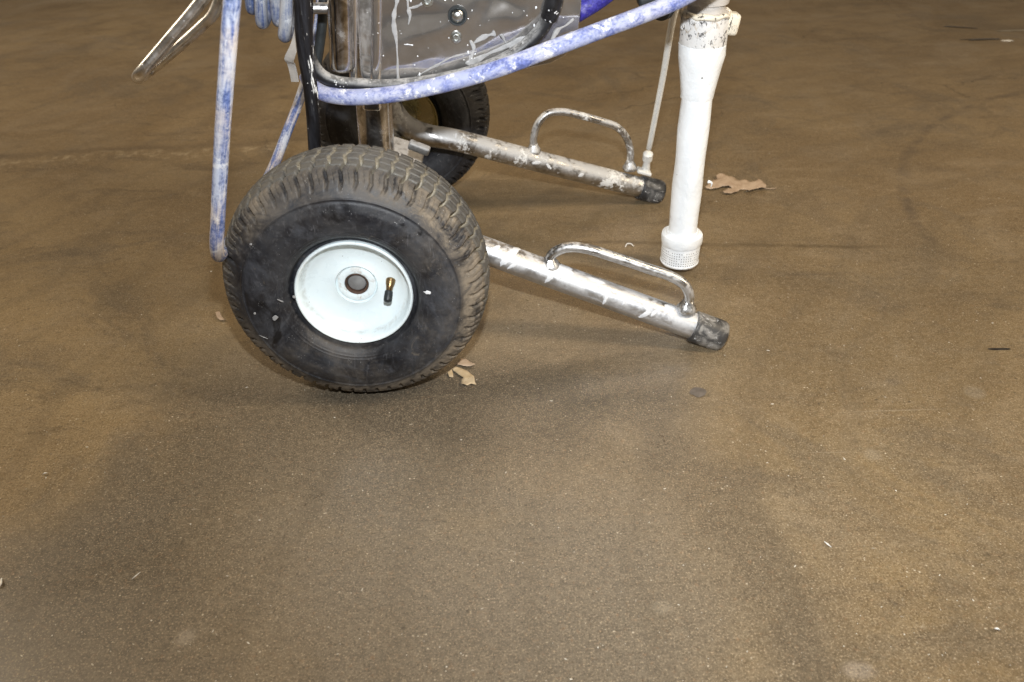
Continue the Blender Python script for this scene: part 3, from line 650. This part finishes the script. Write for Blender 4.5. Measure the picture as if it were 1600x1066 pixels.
for i, (px, a0, a1, wd, lean) in enumerate([(775, 20, 75, .006, -.010), (803, -20, 108, .009, -.016), (812, 45, 110, .005, -.014), (870, -5, 112, .006, -.014), (880, -10, 70, .016, -.006), (946, 60, 118, .003, .0), (975, 50, 84, .002, -.004), (1012, 66, 116, .007, -.010), (1020, 55, 88, .004, -.004), (925, 5, 30, .02, -.0), (1040, 0, 40, .012, -.004)]):
    leg_drip(nA, nF, tt(nA, nF, px), a0, a1, wd, M['drip'], leg_n, lean, i)
for i, (px, a0, a1, wd, lean) in enumerate([(745, 20, 70, .004, -.004), (838, 66, 92, .010, -.01), (850, 70, 96, .006, .01), (905, 72, 98, .006, -.004), (700, 30, 60, .003, 0)]):
    leg_drip(fA, fF, tt(fA, fF, px), a0, a1, wd, M['drip'], leg_f, lean, i + 30)

# standing tube, sleeve, axle, cross tube and brackets
post = own(tube('post', [Vector((0.014, 0.215, 0.20)), Vector((0.018, 0.215, 0.30)), Vector((0.0245, 0.215, 0.40)), Vector((0.031, 0.215, 0.50)), Vector((0.06, 0.215, 0.90))], 0.0235, M['post'], None, 40, 4))
e0 = at(535, 104, Y=0.178); e1 = at(531, 0, Y=0.178)
own(tube('sleeve', [e0, e0.lerp(e1, .5), e1, e1 + (e1 - e0)], 0.0150, M['post'], None, 32, 4))
own(tube('axle', [Vector((0, 0.06, RW)), Vector((0, 0.36, RW)), Vector((0, TR - 0.06, RW))], 0.0105, M['axle'], None, 24, 3))
own(box('axle_bracket', (0.035, 0.300, 0.205), (0.055, 0.09, 0.05), M['bracket'], None, 0.008, (R_(12), R_(20), 0)))
own(box('bracket_tab', at(655, 231, Y=0.235), (0.030, 0.012, 0.012), M['bracket'], None, 0.003, (0.2, R_(24), 0)))
own(tube('cross_tube', [at(470, 13, Y=0.19), at(500, 13, Y=0.195), at(540, 13, Y=0.20)], 0.0066, M['bar'], None, 20, 3))
own(tube('rear_tube', [at(507, -20, Y=0.27), at(503, 40, Y=0.27), at(498, 80, Y=0.27), at(489, 135, Y=0.27)], 0.0065, M['blackplastic'], None, 16, 3))
# hose rack: bent chrome bar with its tip towards the left
A0 = at(352, -46, D=0.93); A1 = at(300, 20, D=0.95); A2 = at(222, 112, D=0.98)
B2 = at(232, 112, D=1.13); B1 = at(318, 38, D=1.10); B0 = at(333, 22, D=1.09); B00 = at(352, -30, D=1.07)
own(tube('hose_rack', [A0, at(312, 5, D=.945), A1, at(250, 79, D=.97), A2, at(216, 120, D=1.0), at(219, 121, D=1.07), B2, at(262, 88, D=1.12), B1, B0, B00], 0.0072, M['rack'], None, 24, 10))

# shiny side panel
def px2xz(px, py, Y): p = at(px, py, Y=Y); return (p.x, p.z)
PY = 0.186
outl = [(578, -120), (578, 60), (580, 118), (590, 134), (640, 138), (700, 134), (760, 122), (820, 108), (860, 99), (882, 88), (896, 70), (904, 45), (908, 10), (909, -40), (905, -120)]
panel = own(slab('side_panel', [px2xz(a, b, PY) for a, b in outl], PY, 0.003, M['panel']))
own(box('panel_fold', tuple((at(568, 20, Y=PY + .004) + Vector((0.004, 0.0, 0)))), (0.024, 0.010, 0.24), M['panel'], None, 0.0048, (0, R_(3.5), 0), 5))
for px_, r_ in ((588, 0.0075), (553, 0.0050)):
    pa = at(px_ - 1, 122, Y=PY + 0.003); pb = at(px_ + 1, -60, Y=PY + 0.003)
    own(tube('panel_bead', [pa, pa.lerp(pb, .5), pb], r_, M['panel'], None, 28, 3))
def on_panel(name, prof, px, py, mat, Y=PY, segs=40):
    o = lathe(name, prof, mat, None, segs); o.location = at(px, py, Y=Y); o = own(o); return o
on_panel('grommet', [(0.0001, -0.002), (0.0085, -0.002), (0.0095, -0.0042), (0.0110, -0.0042), (0.0118, -0.002), (0.0118, 0.001)], 715, 24, M['blackplastic'])
on_panel('bolt', [(0.0001, -0.0070), (0.0040, -0.0066), (0.0065, -0.0052), (0.0080, -0.0025), (0.0082, -0.001)], 715, 24, M['zinc'])
for (px, py) in ((713, 58), (668, 1)):
    on_panel('bolt', [(0.0001, -0.0032), (0.0028, -0.0032), (0.0034, -0.0052), (0.0045, -0.0050), (0.0052, -0.0022), (0.0070, -0.0020), (0.0072, 0.0)], px, py, M['zinc'])
def panel_drip(pxs, ws, mat, Y=PY - 0.0002):
    P = [at(a, b, Y=Y) for a, b in pxs]; rq = random.Random(int(pxs[0][0] * 7 + pxs[0][1]))
    rv = [float(q) * rq.uniform(0.45, 1.5) for q in resample(ws, len(ws) * 3)]; rv[-1] *= 1.3
    o = tube('paint_drip', P, [v * 0.72 / 1291 for v in rv], mat, None, 10, 6, True, flat=(0.05, 1.0), wob=0.8, frame0=(0, -1, 0))
    o.parent = panel; o.location = (0, 0, 0); return o
G = M['dripgrey']
panel_drip([(622, -8), (619, 8), (615, 30), (619, 60), (621, 95), (622, 128)], [5, 4, 4.5, 3.5, 3, 3.6], G)
panel_drip([(637, -6), (638, 12), (640, 25), (638, 38)], [3, 3.5, 2.5, 1.5], G)
panel_drip([(640, 13), (652, 10), (664, 3)], [2, 2.5, 2], G)
panel_drip([(653, 118), (680, 103), (705, 90), (728, 84), (745, 80)], [2, 2.5, 2.5, 2, 1.5], G)
panel_drip([(735, 64), (740, 75), (737, 88), (732, 100)], [3, 4.5, 5, 4], G)
panel_drip([(740, 68), (755, 58), (772, 53)], [3, 4.5, 4], G)
panel_drip([(783, 55), (790, 66), (797, 74), (806, 72)], [3, 3, 5, 4], G)
panel_drip([(734, 98), (760, 86), (782, 76), (810, 66), (838, 52)], [4, 5, 4, 6, 3], G)
panel_drip([(860, 70), (870, 48), (884, 40), (896, 30)], [2, 6, 4, 2], G)
panel_drip([(872, 62), (882, 62), (893, 50)], [4, 6, 3], G)
panel_drip([(632, 70), (638, 70), (645, 71)], [1.5, 2, 1], M['drip'])
rr = random.Random(5)
for i in range(38):
    px = rr.uniform(592, 900); py = rr.uniform(-5, 118)
    if py > 128 - max(0, px - 700) * 0.45: continue
    r0 = rr.choice([0.5, 0.6, 0.8, 1.1, 1.5]) / 1291
    s_ = wsplat('paint_speck', px, py, PY - 0.0001, r0, r0 * rr.uniform(.8, 1.8), M['drip'], None, 0, i); s_.parent = panel; s_.location = Vector(s_.location)

# motor housing and pump above the frame of the photograph: what the shiny parts reflect and what shades the floor
own(box('motor_housing', (0.15, 0.37, 0.70), (0.30, 0.26, 0.26), M['housing'], None, 0.03))
own(tube('handle_bar', [ft3 + Vector((0, 0, -0.1)), ft3 + Vector((-0.03, 0, 0.3)), ft3 + Vector((-0.10, -0.05, 0.48)), Vector((-0.12, 0.37, 0.98)), Vector((-0.07, 0.27, 0.98)), Vector((0.05, 0.215, 0.88))], 0.016, M['bar'], None, 20, 8))

# ---- pick-up tube and pump bottom
PX, PYY = 0.4705, 0.334
wobw = lambda a, h: 0.0004 * math.sin(3 * a + h * 150) + 0.0003 * math.sin(7 * a - h * 310)
def pz(name, prof, mat, segs=56, sharp=True, wob=wobw):
    o = lathe(name, prof, mat, None, segs, 'Z', (PX, PYY, 0), sharp, wob); return own(o)
UPZ = 0.0165
tz = [0.052 + UPZ + (0.292 - 0.052 - UPZ) * i / 24 for i in range(25)]
pz('suction_tube', [(0.0228, z) if 2 < i < 24 else (0.0228, z) for i, z in enumerate(tz)], M['white'], 64, True, lambda a, h: 0.0005 * math.sin(2 * a + h * 60) + 0.0005 * noise.noise(Vector((math.cos(a) * 2, math.sin(a) * 2, h * 40))))
pz('tube_collar', [(0.0225, 0.289), (0.0232, 0.2895), (0.0238, 0.292), (0.0246, 0.300), (0.0272, 0.318), (0.0305, 0.336), (0.0322, 0.346), (0.0328, 0.352), (0.0330, 0.366), (0.0322, 0.3665)], M['white'])
pz('coupling', [(0.0315, 0.3655), (0.0330, 0.367), (0.0332, 0.378), (0.0334, 0.400), (0.0330, 0.405), (0.0300, 0.4065)], M['dirtywhite'], 64, True, lambda a, h: 0.0006 * noise.noise(Vector((math.cos(a) * 5, math.sin(a) * 5, h * 200))))
pz('neck_ring', [(0.0305, 0.4055), (0.0305, 0.409), (0.0262, 0.4105), (0.0255, 0.417), (0.0260, 0.420), (0.0296, 0.4205), (0.0300, 0.424), (0.0300, 0.450), (0.029, 0.452)], M['greywhite'])
own(box('coupling_lug', (PX + 0.0335, PYY - 0.006, 0.3935), (0.022, 0.024, 0.029), M['crust'], None, 0.005, (0, R_(8), 0)))
own(box('coupling_lug', (PX - 0.0315, PYY - 0.008, 0.397), (0.008, 0.012, 0.020), M['dirtywhite'], None, 0.003))
pz('pump_body', [(0.029, 0.452), (0.034, 0.456), (0.034, 0.60), (0.045, 0.605), (0.045, 0.75), (0.03, 0.76)], M['housing'])
own(box('pump_yoke', (0.38, 0.36, 0.70), (0.20, 0.10, 0.10), M['housing'], None, 0.02))
# strainer: ring and perforated basket
pz('strainer_ring', [(r_, z_ + UPZ) for r_, z_ in [(0.0228, 0.058), (0.0250, 0.0585), (0.0262, 0.0555), (0.0300, 0.0548), (0.0322, 0.0535), (0.0328, 0.050), (0.0328, 0.0385), (0.0320, 0.0368), (0.0308, 0.0362)]], M['white'])
def strainer():
    nC = 50 * 3; nR = 7 * 3; V = []; F = []
    rad = lambda k: 0.0310 - 0.0006 * k
    zs = [0.0365 - 0.0305 * i / nR for i in range(nR + 1)]
    for i, z in enumerate(zs):
        for j in range(nC):
            a = 2 * math.pi * j / nC; r = rad(i / nR) + 0.0003 * noise.noise(Vector((math.cos(a) * 4, math.sin(a) * 4, z * 100)))
            V.append((r * math.cos(a), r * math.sin(a), z))
    rnd = random.Random(2); clog = {}
    for i in range(nR):
        for j in range(nC):
            jj = j; key = (i // 3, jj // 3)
            if key not in clog: clog[key] = rnd.random() < 0.12 or i < 3
            hole = i % 3 == 1 and jj % 3 == 1 and not clog[key]
            if hole: continue
            j2 = (j + 1) % nC; F.append((i * nC + j, (i + 1) * nC + j, (i + 1) * nC + j2, i * nC + j2))
    # rolled foot edge
    b = len(V)
    for r, z in ((0.0312, 0.0052), (0.0300, 0.0022), (0.0250, 0.0015)):
        for j in range(nC):
            a = 2 * math.pi * j / nC; V.append((r * math.cos(a), r * math.sin(a), z))
    base = nR * nC
    for lev in range(3):
        s0 = base if lev == 0 else b + (lev - 1) * nC; s1 = b + lev * nC
        for j in range(nC): F.append((s0 + j, s1 + j, s1 + (j + 1) % nC, s0 + (j + 1) % nC))
    F.append([b + 2 * nC + j for j in range(nC)][::-1])
    o = link('strainer_basket', V, F, M['white']); o.data.set_sharp_from_angle(angle=R_(50)); o.location = (PX, PYY, UPZ); own(o)
    pz('strainer_shade_core', [(0.0285, 0.0365 + UPZ), (0.0285, 0.003 + UPZ)], M['core'])  # dark cylinder, its colour stands for the shade behind the holes
strainer()
cp = [Vector((PX + 0.0315 * math.cos(a_ / 20 * 6.2832), PYY + 0.0315 * math.sin(a_ / 20 * 6.2832), 0.4065 + 0.0012 * math.sin(a_ * 2.3))) for a_ in range(20)]
own(tube('paint_crust', cp, [0.0030, 0.0042, 0.0028, 0.0045, 0.0033, 0.0040], M['crust'], None, 10, 5, wob=0.9))
# paint curl sticking out of the tube
own(tube('paint_flake', [at(1107, 284, Y=PYY), at(1112, 286, Y=PYY), at(1111, 292, Y=PYY)], [0.0028, 0.0016, 0.0004], M['white'], None, 8, 4))

# ---- drain tube to the far foot
d0 = at(1062, -6, Y=0.44); d1 = at(1053, 22, Y=0.45); d2 = at(1036, 120, Y=0.52); d3 = at(1014, 232, Y=0.585); d4 = at(1010, 258, Y=0.600)
drain = own(tube('drain_tube', [d0, d1, d2, d3], [0.0056, 0.0056, 0.0052, 0.0050], M['offwhite'], None, 20, 8))
dd = (d3 - d4).normalized()
o = lathe('drain_fitting', [(0.0080, -0.012), (0.0078, -0.008), (0.0066, 0.002), (0.0066, 0.012), (0.0092, 0.014), (0.0092, 0.028), (0.0072, 0.030), (0.0055, 0.031)], M['offwhite'], None, 24, 'Z'); o.location = d4; o.rotation_euler = Vector((0, 0, 1)).rotation_difference(dd).to_euler(); own(o)
own(box('drain_clip', at(1006, 268, Y=0.600), (0.028, 0.022, 0.007), M['offwhite'], None, 0.0025, (0, R_(18), 0)))
kb = at(1043, 8, Y=0.33)
o = lathe('drain_knob', [(0.0001, -0.022), (0.013, -0.020), (0.017, -0.012), (0.0175, 0.0), (0.015, 0.014), (0.010, 0.020)], M['blackplastic'], None, 32, 'Y'); o.location = kb + Vector((-0.004, 0, 0.002)); o.rotation_euler = (0.4, 0, -0.5); own(o)
own(tube('valve_elbow', [kb + Vector((0.012, 0, 0.004)), kb + Vector((0.03, 0.004, 0.012)), kb + Vector((0.05, 0.004, 0.02))], 0.008, M['dirtywhite'], None, 16, 4))
o = own(box('drain_block', at(1013, -4, Y=0.30), (0.03, 0.03, 0.018), M['blackplastic'], None, 0.005, (0, R_(-20), 0)))

# ------------------------------------------------------------------ hoses and straps (things of their own)
def hose(name, label, pts, r, mat, cat='hose', segs=24, n=14, **k):
    o = tube(name, pts, r, mat, None, segs, n, **k); tag(o, label, cat); return o
hose('blue_hose', 'long blue hose streaked with white paint hanging in a narrow loop left of near wheel',
     [at(371, -75, D=.655), at(363, 0, D=.69), at(355, 100, D=.735), at(348, 200, D=.785), at(343, 290, D=.835), at(340, 350, D=.868), at(338.5, 383, D=.892), at(341, 399, D=.93), at(349, 392, D=.985),
      at(380, 345, D=1.08), at(425, 265, D=1.20), at(449, 205, D=1.25), at(470, 150, D=1.27), at(487, 90, D=1.28), at(500, 20, D=1.27), at(503, -60, D=1.25)], 0.00735, M['hose_left'])
hose('blue_hose', 'lavender blue hose speckled white sweeping across the shiny side panel',
     [at(478, 118, Y=0.185), at(488, 133, Y=0.178), at(501, 144, Y=0.168), at(525, 150.5, Y=0.158), at(560, 152, Y=0.152), at(620, 146.5, Y=0.148), at(700, 130, Y=0.146), at(780, 107, Y=0.146), at(860, 77, Y=0.150), at(940, 47, Y=0.158), at(1010, 21, Y=0.170), at(1065, -2, Y=0.185), at(1130, -40, Y=0.21)],
     [0.0094, 0.0098, 0.0100, 0.0100], M['hose_panel'])
hose('navy_hose', 'dark clean blue hose showing beyond the right edge of the side panel',
     [at(760, 60, Y=0.255), at(850, 45, Y=0.265), at(905, 16, Y=0.275), at(945, -10, Y=0.28), at(1000, -60, Y=0.28)], 0.0135, M['hose_navy'])
cord = hose('power_cable', 'black rubber cord curving along the bottom of the shiny side panel',
     [at(470, 10, Y=0.165), at(478, 60, Y=0.165), at(487, 96, Y=0.165), at(500, 115, Y=0.166), at(522, 127, Y=0.167), at(560, 132, Y=0.168), at(610, 134, Y=0.168), at(680, 126, Y=0.169), at(740, 112, Y=0.170), at(790, 92, Y=0.172), at(825, 68, Y=0.174), at(850, 40, Y=0.174), at(863, 8, Y=0.172), at(868, -50, Y=0.170)],
     [0.0078, 0.0076, 0.0078, 0.0082, 0.0084], M['blackhose'])
slv = tube('cable_sleeve', [at(858, 28, Y=0.1735), at(864, 8, Y=0.172), at(868.5, -15, Y=0.171), at(870, -70, Y=0.170)], [0.0104, 0.0108, 0.0108], M['blackhose_clean'], cord, 28, 6)
# printed marks on the cord: small pale dashes
rr = random.Random(9)
for i in range(15):
    t = i / 14; px = 738 + 104 * t; py = 112 - 66 * t - 10 * math.sin(t * math.pi) * -0.6
    p = at(px, py - 1.5, Y=0.1615); q = at(px + 4.0, py - 4.2, Y=0.1615)
    if rr.random() < 0.7: tube('print_mark', [p, p.lerp(q, .5), q], [0.0004, 0.0007, 0.0004], M['dripgrey'], cord, 6, 3, flat=(0.5, 1))

def coil(label, specs, r, mat):
    """loops of hose hanging side by side, each a narrow U running away from the camera"""
    P = []
    for (tx, px, py, D, bx) in specs:
        P += [at(tx, -70, D=D - 0.03), at((tx + px) / 2, -25, D=D - 0.012), at(px + (tx - px) * 0.2, py - 30, D=D), at(px, py - 11, D=D + 0.012), at(px + (bx - px) * 0.25, py - 13, D=D + 0.035),
              at(px + (bx - px) * 0.6, py - 34, D=D + 0.05), at(bx, -40, D=D + 0.07), at(bx, -110, D=D + 0.06), at(bx + 4, -150, D=D + 0.02)]
    return hose('coiled_hose', label, P, r, mat, 'hose', 22, 7)
coil('coiled grey blue hose loops with rounded bottoms hanging left of the black strap',
     [(383, 393, 23, 1.06, 406), (403, 409, 45, 1.01, 426), (424, 434, 42, 1.04, 446), (456, 444, 66, 1.00, 462)], 0.0076, M['hose_coil'])
st = hose('black_strap', 'scuffed black strap hanging down behind the near tyre beside the coiled hose',
     [at(468, -60, Y=0.125), at(474, 0, Y=0.128), at(475, 50, Y=0.130), at(478, 90, Y=0.132), at(484, 130, Y=0.134), at(489, 180, Y=0.136), at(492, 235, Y=0.138), at(494, 275, Y=0.140)],
     [0.0112, 0.0108, 0.0098, 0.0090, 0.0084, 0.0082, 0.0080], M['strap'], 'strap', 20, 12, flat=(0.45, 1.0), frame0=(0, 1, 0))
def ribbon(name, pts, wd, mat, wdir, th=0.0012, parent=None):
    P = smooth_path(pts, 8); V = []; F = []
    for i, p in enumerate(P):
        t = (P[min(i + 1, len(P) - 1)] - P[max(i - 1, 0)]).normalized(); wv = Vector(wdir); wv = (wv - t * wv.dot(t)).normalized(); nn = t.cross(wv)
        for a, b in ((-1, -1), (1, -1), (1, 1), (-1, 1)): V.append(p + wv * (a * wd / 2) + nn * (b * th / 2))
    for i in range(len(P) - 1):
        for j in range(4): F.append((i * 4 + j, i * 4 + (j + 1) % 4, (i + 1) * 4 + (j + 1) % 4, (i + 1) * 4 + j))
    F += [(3, 2, 1, 0), tuple(len(V) - 4 + k for k in range(4))]
    return link(name, V, F, mat, parent, smooth=False)
rb = ribbon('grey_strap', [at(468, 40, Y=0.160), at(463, 62, Y=0.160), at(456, 82, Y=0.158), at(452, 94, Y=0.162), at(455, 101, Y=0.168), at(458, 112, Y=0.168), at(461, 128, Y=0.166)], 0.0125, M['greystrap'], (1, -0.7, 0.1))
tag(rb, 'short grey webbing tab folded over left of the black strap', 'strap')

# ------------------------------------------------------------------ leaves and litter on the floor
def mat_leaf(name, a, b):
    t = NT(name); o = t.obj(); n = t.noise(o, 45, 5, 0.65); v = t.noise(o, 300, 4, 0.7)
    c = t.mx(t.ramp(n, 0.35, 0.65), a, b); c = t.mx(t.ramp(v, 0.62, 0.70, 0, 0.7), c, tuple(q * 0.25 for q in a))
    t.out(c, 0.6, 0, 0.3); t.bump(t.add(n, v), 0.4, 0.001); return t.m
M['leaf'] = mat_leaf('dry brown leaf', (0.36, 0.26, 0.18), (0.47, 0.36, 0.26)); M['leafpale'] = mat_leaf('pale dry leaf', (0.42, 0.31, 0.18), (0.52, 0.41, 0.27))
def leaf(name, label, outline, mat, lift=0.004, parent=None, stem=None):
    pts = [at(a, b, Z=0.0015) for a, b in outline]; c = sum(pts, Vector()) / len(pts)
    bm = bmesh.new(); vs = [bm.verts.new(p - c) for p in pts]; f = bm.faces.new(vs); bmesh.ops.triangulate(bm, faces=[f])
    bmesh.ops.subdivide_edges(bm, edges=bm.edges[:], cuts=3, use_grid_fill=True)
    sz = max((p - c).length for p in pts)
    for v in bm.verts:
        k = noise.noise(Vector((v.co.x * 30 + 3, v.co.y * 30, c.x * 9))) + 0.6 * noise.noise(Vector((v.co.x * 80, v.co.y * 80 + 4, 1)))
        v.co.z = max(0.0, lift * (0.5 + k) + 0.35 * lift * (v.co.length / sz) ** 2 * 2)
    bmesh.ops.recalc_face_normals(bm, faces=bm.faces[:])
    me = bpy.data.meshes.new(name); bm.to_mesh(me); bm.free(); me.materials.append(mat)
    me.polygons.foreach_set('use_smooth', [True] * len(me.polygons))
    o = bpy.data.objects.new(name, me); COL.objects.link(o); o.location = Vector((c.x, c.y, 0.0012))
    s = o.modifiers.new('thickness', 'SOLIDIFY'); s.thickness = 0.0005
    if stem:
        P = [at(a, b, Z=0.002) - o.location for a, b in stem]; tube('stalk', P, [0.0012, 0.0009, 0.0006], mat, o, 6, 4)
    if label: tag(o, label, 'leaf')
    return o
leaf('oak_leaf', 'lobed brown oak leaf lying on the floor right of the white suction tube',
     [(1101, 296), (1106, 289), (1112, 284), (1120, 283), (1118, 277), (1126, 275), (1133, 278), (1141, 278), (1148, 281), (1156, 284), (1163, 281), (1170, 284), (1178, 287), (1183, 283), (1190, 288), (1197, 293),
      (1196, 297), (1186, 297), (1178, 299), (1170, 302), (1163, 300), (1166, 296), (1158, 297), (1152, 301), (1142, 304), (1131, 304), (1129, 301), (1137, 297), (1144, 295), (1138, 293), (1128, 293), (1122, 295), (1112, 297)], M['leaf'], 0.0045, stem=[(1194, 294), (1202, 295), (1213, 294)])
leaf('leaf_scrap', 'pale torn leaf lobe lying just right of the near tyre, lowest of the scraps',
     [(706, 578), (712, 575), (722, 578), (732, 583), (741, 590), (742, 598), (744, 602), (736, 601), (730, 605), (720, 601), (721, 595), (724, 591), (716, 586)], M['leafpale'], 0.003)
leaf('leaf_scrap', 'orange tan pointed leaf scrap at the foot of the near tyre, highest of the scraps',
     [(713, 571), (720, 563), (728, 563), (735, 567), (743, 572), (735, 574), (724, 573)], M['leaf'], 0.003)
leaf('leaf_scrap', 'smallest sliver of leaf touching the lower right of the near tyre',
     [(699, 583), (706, 579), (708, 585), (708, 591), (702, 590)], M['leafpale'], 0.002)
leaf('leaf_scrap', 'tiny orange leaf fragment on the floor left of the near tyre',
     [(338, 493), (344, 491), (348, 496), (353, 501), (346, 502), (340, 499)], M['leaf'], 0.004)

def blob(name, label, px, py, rx, ry, mat, cat, rot=0, seed=0, h=0.0005, n=20, jag=0.3):
    c = at(px, py, Z=0.0); sc = ((c - CAM).length) / FPX; rnd = random.Random(seed); V = [Vector((0, 0, h))]
    for ring, kk, hh in ((0, 0.6, h), (1, 1.0, 0.0)):
        for j in range(n):
            a = 2 * math.pi * j / n; k = 1 + jag * noise.noise(Vector((math.cos(a) * 1.4 + seed * 7, math.sin(a) * 1.4, seed)))
            V.append(Vector((rx * sc * k * kk * math.cos(a), ry * sc * k * kk * math.sin(a) * 1.6, hh)))
    F = [(0, 1 + j, 1 + (j + 1) % n) for j in range(n)] + [(1 + j, 1 + n + j, 1 + n + (j + 1) % n, 1 + (j + 1) % n) for j in range(n)]
    V = [Matrix.Rotation(rot, 3, 'Z') @ v for v in V]
    o = link(name, V, F, mat); o.location = (c.x, c.y, 0.0008); tag(o, label, cat); return o
M['spotdark'] = mat_plain('dark gum spot', (0.130, 0.108, 0.090), 0.6, 0, 0.25, 0, bump=0.3, sc=90)
M['spotdark2'] = mat_plain('black oily drip', (0.03, 0.025, 0.022), 0.35, 0, 0.25)
M['smear'] = mat_plain('chalky smear', (0.27, 0.245, 0.20), 0.6, 0, 0.2, 0.3, (0.5, 0.47, 0.42), 0.3, 90)
M['wet'] = mat_plain('wet glossy puddle', (0.05, 0.04, 0.03), 0.08, 0, 0.3, 0, bump=0.02)
M['chip'] = mat_plain('white paint chip', (0.78, 0.77, 0.74), 0.5)
blob('gum_spot', 'round dark grey flattened spot on the floor below the near foot cap', 1091, 613, 12, 7, M['spotdark'], 'spot', 0.1, 1, 0.0006)
blob('floor_streak', 'short black streak on the floor at the right edge', 1562, 546, 17, 1.5, M['spotdark2'], 'streak', -0.04, 6, 0.0004)
blob('wet_puddle', 'dark wet puddle with a pale glint at the top right, nearer one', 1535, 62, 28, 3.2, M['wet'], 'puddle', 0.0, 7, 0.0008, jag=0.6)
blob('wet_puddle', 'thin dark wet streak at the top right, farther one', 1498, 43, 22, 2.2, M['wet'], 'puddle', -0.35, 8, 0.0008, jag=0.5)
blob('white_splash', 'white splash of paint on the floor at the top right corner', 1590, 48, 30, 1.8, M['smear'], 'splash', 0.05, 9, 0.0008, jag=0.9)
blob('white_splash', 'small white splash at the end of the nearer puddle', 1573, 64, 8, 2.0, M['chip'], 'splash', 0.05, 10, 0.0012, jag=0.6)
def chip(label, pxs, r, name='paint_chip', cat='paint chip', mat=None):
    P = [at(a, b, Z=0.0012 + (0.002 if 0 < i < len(pxs) - 1 else 0)) for i, (a, b) in enumerate(pxs)]
    o = tube(name, P, r, mat or M['chip'], None, 8, 5, flat=(0.45, 1)); tag(o, label, cat); return o
chip('small curled white paint sliver on the floor above the near carry handle', [(977, 386), (980, 381), (986, 381), (990, 385)], [0.0006, 0.0013, 0.0006])
chip('thin white sliver on the floor in the lower left', [(206, 905), (212, 900), (219, 894)], [0.0004, 0.0008, 0.0004])
chip('white sliver with a pointed end on the floor at lower right', [(1288, 846), (1293, 850), (1299, 855)], [0.0005, 0.0013, 0.0004])
chip('short white chip beside a grey mark at the left side', [(67, 741), (70, 739), (74, 739)], [0.0006, 0.0014, 0.0006])
chip('white scrap at the very left edge of the floor', [(-3, 918), (0, 912), (2, 904)], [0.0015, 0.0022, 0.001])
chip('rounded cream chip low at the bottom right', [(1555, 982), (1558, 982), (1561, 984)], [0.0014, 0.0024, 0.0014])

def grit():
    rnd = random.Random(11); V = []; F = []
    for i in range(1700):
        # denser near the camera where it can be told from the concrete
        px = rnd.uniform(-20, 1620); py = 1080 - 1050 * rnd.random() ** 1.35
        c = at(px, py, Z=0); r = rnd.choice([.00028, .00035, .00045, .0006, .0008]) * (0.7 + 0.6 * rnd.random())
        if rnd.random() < 0.012: r *= 2
        a0 = rnd.random() * 6.28; st = rnd.choice([1, 1, 1, 1.6, 2.6]); b = len(V); hh = r * 0.9
        for k in range(5):
            a = a0 + 6.283 * k / 5; q = Vector((math.cos(a) * r * st, math.sin(a) * r, 0)); q = Matrix.Rotation(a0, 3, 'Z') @ q
            V.append((c.x + q.x, c.y + q.y, 0.0002))
        V.append((c.x + r * .2, c.y, hh))
        F += [(b + k, b + (k + 1) % 5, b + 5) for k in range(5)]
    t = NT('pale grit'); info = t.n.new('ShaderNodeNewGeometry').outputs['Random Per Island']
    c = t.mx(t.ramp(info, 0.35, 1.0), (0.24, 0.19, 0.13), (0.62, 0.58, 0.50)); t.out(c, 0.6)
    o = link('grit', V, F, t.m, smooth=False); tag(o, 'fine pale grit and dust specks scattered over the concrete', 'grit', kind='stuff')
grit()

# put the paint runs on the legs in the legs' own space
for leg in (leg_n, leg_f):
    for ch in leg.children: ch.location = (0, 0, 0)
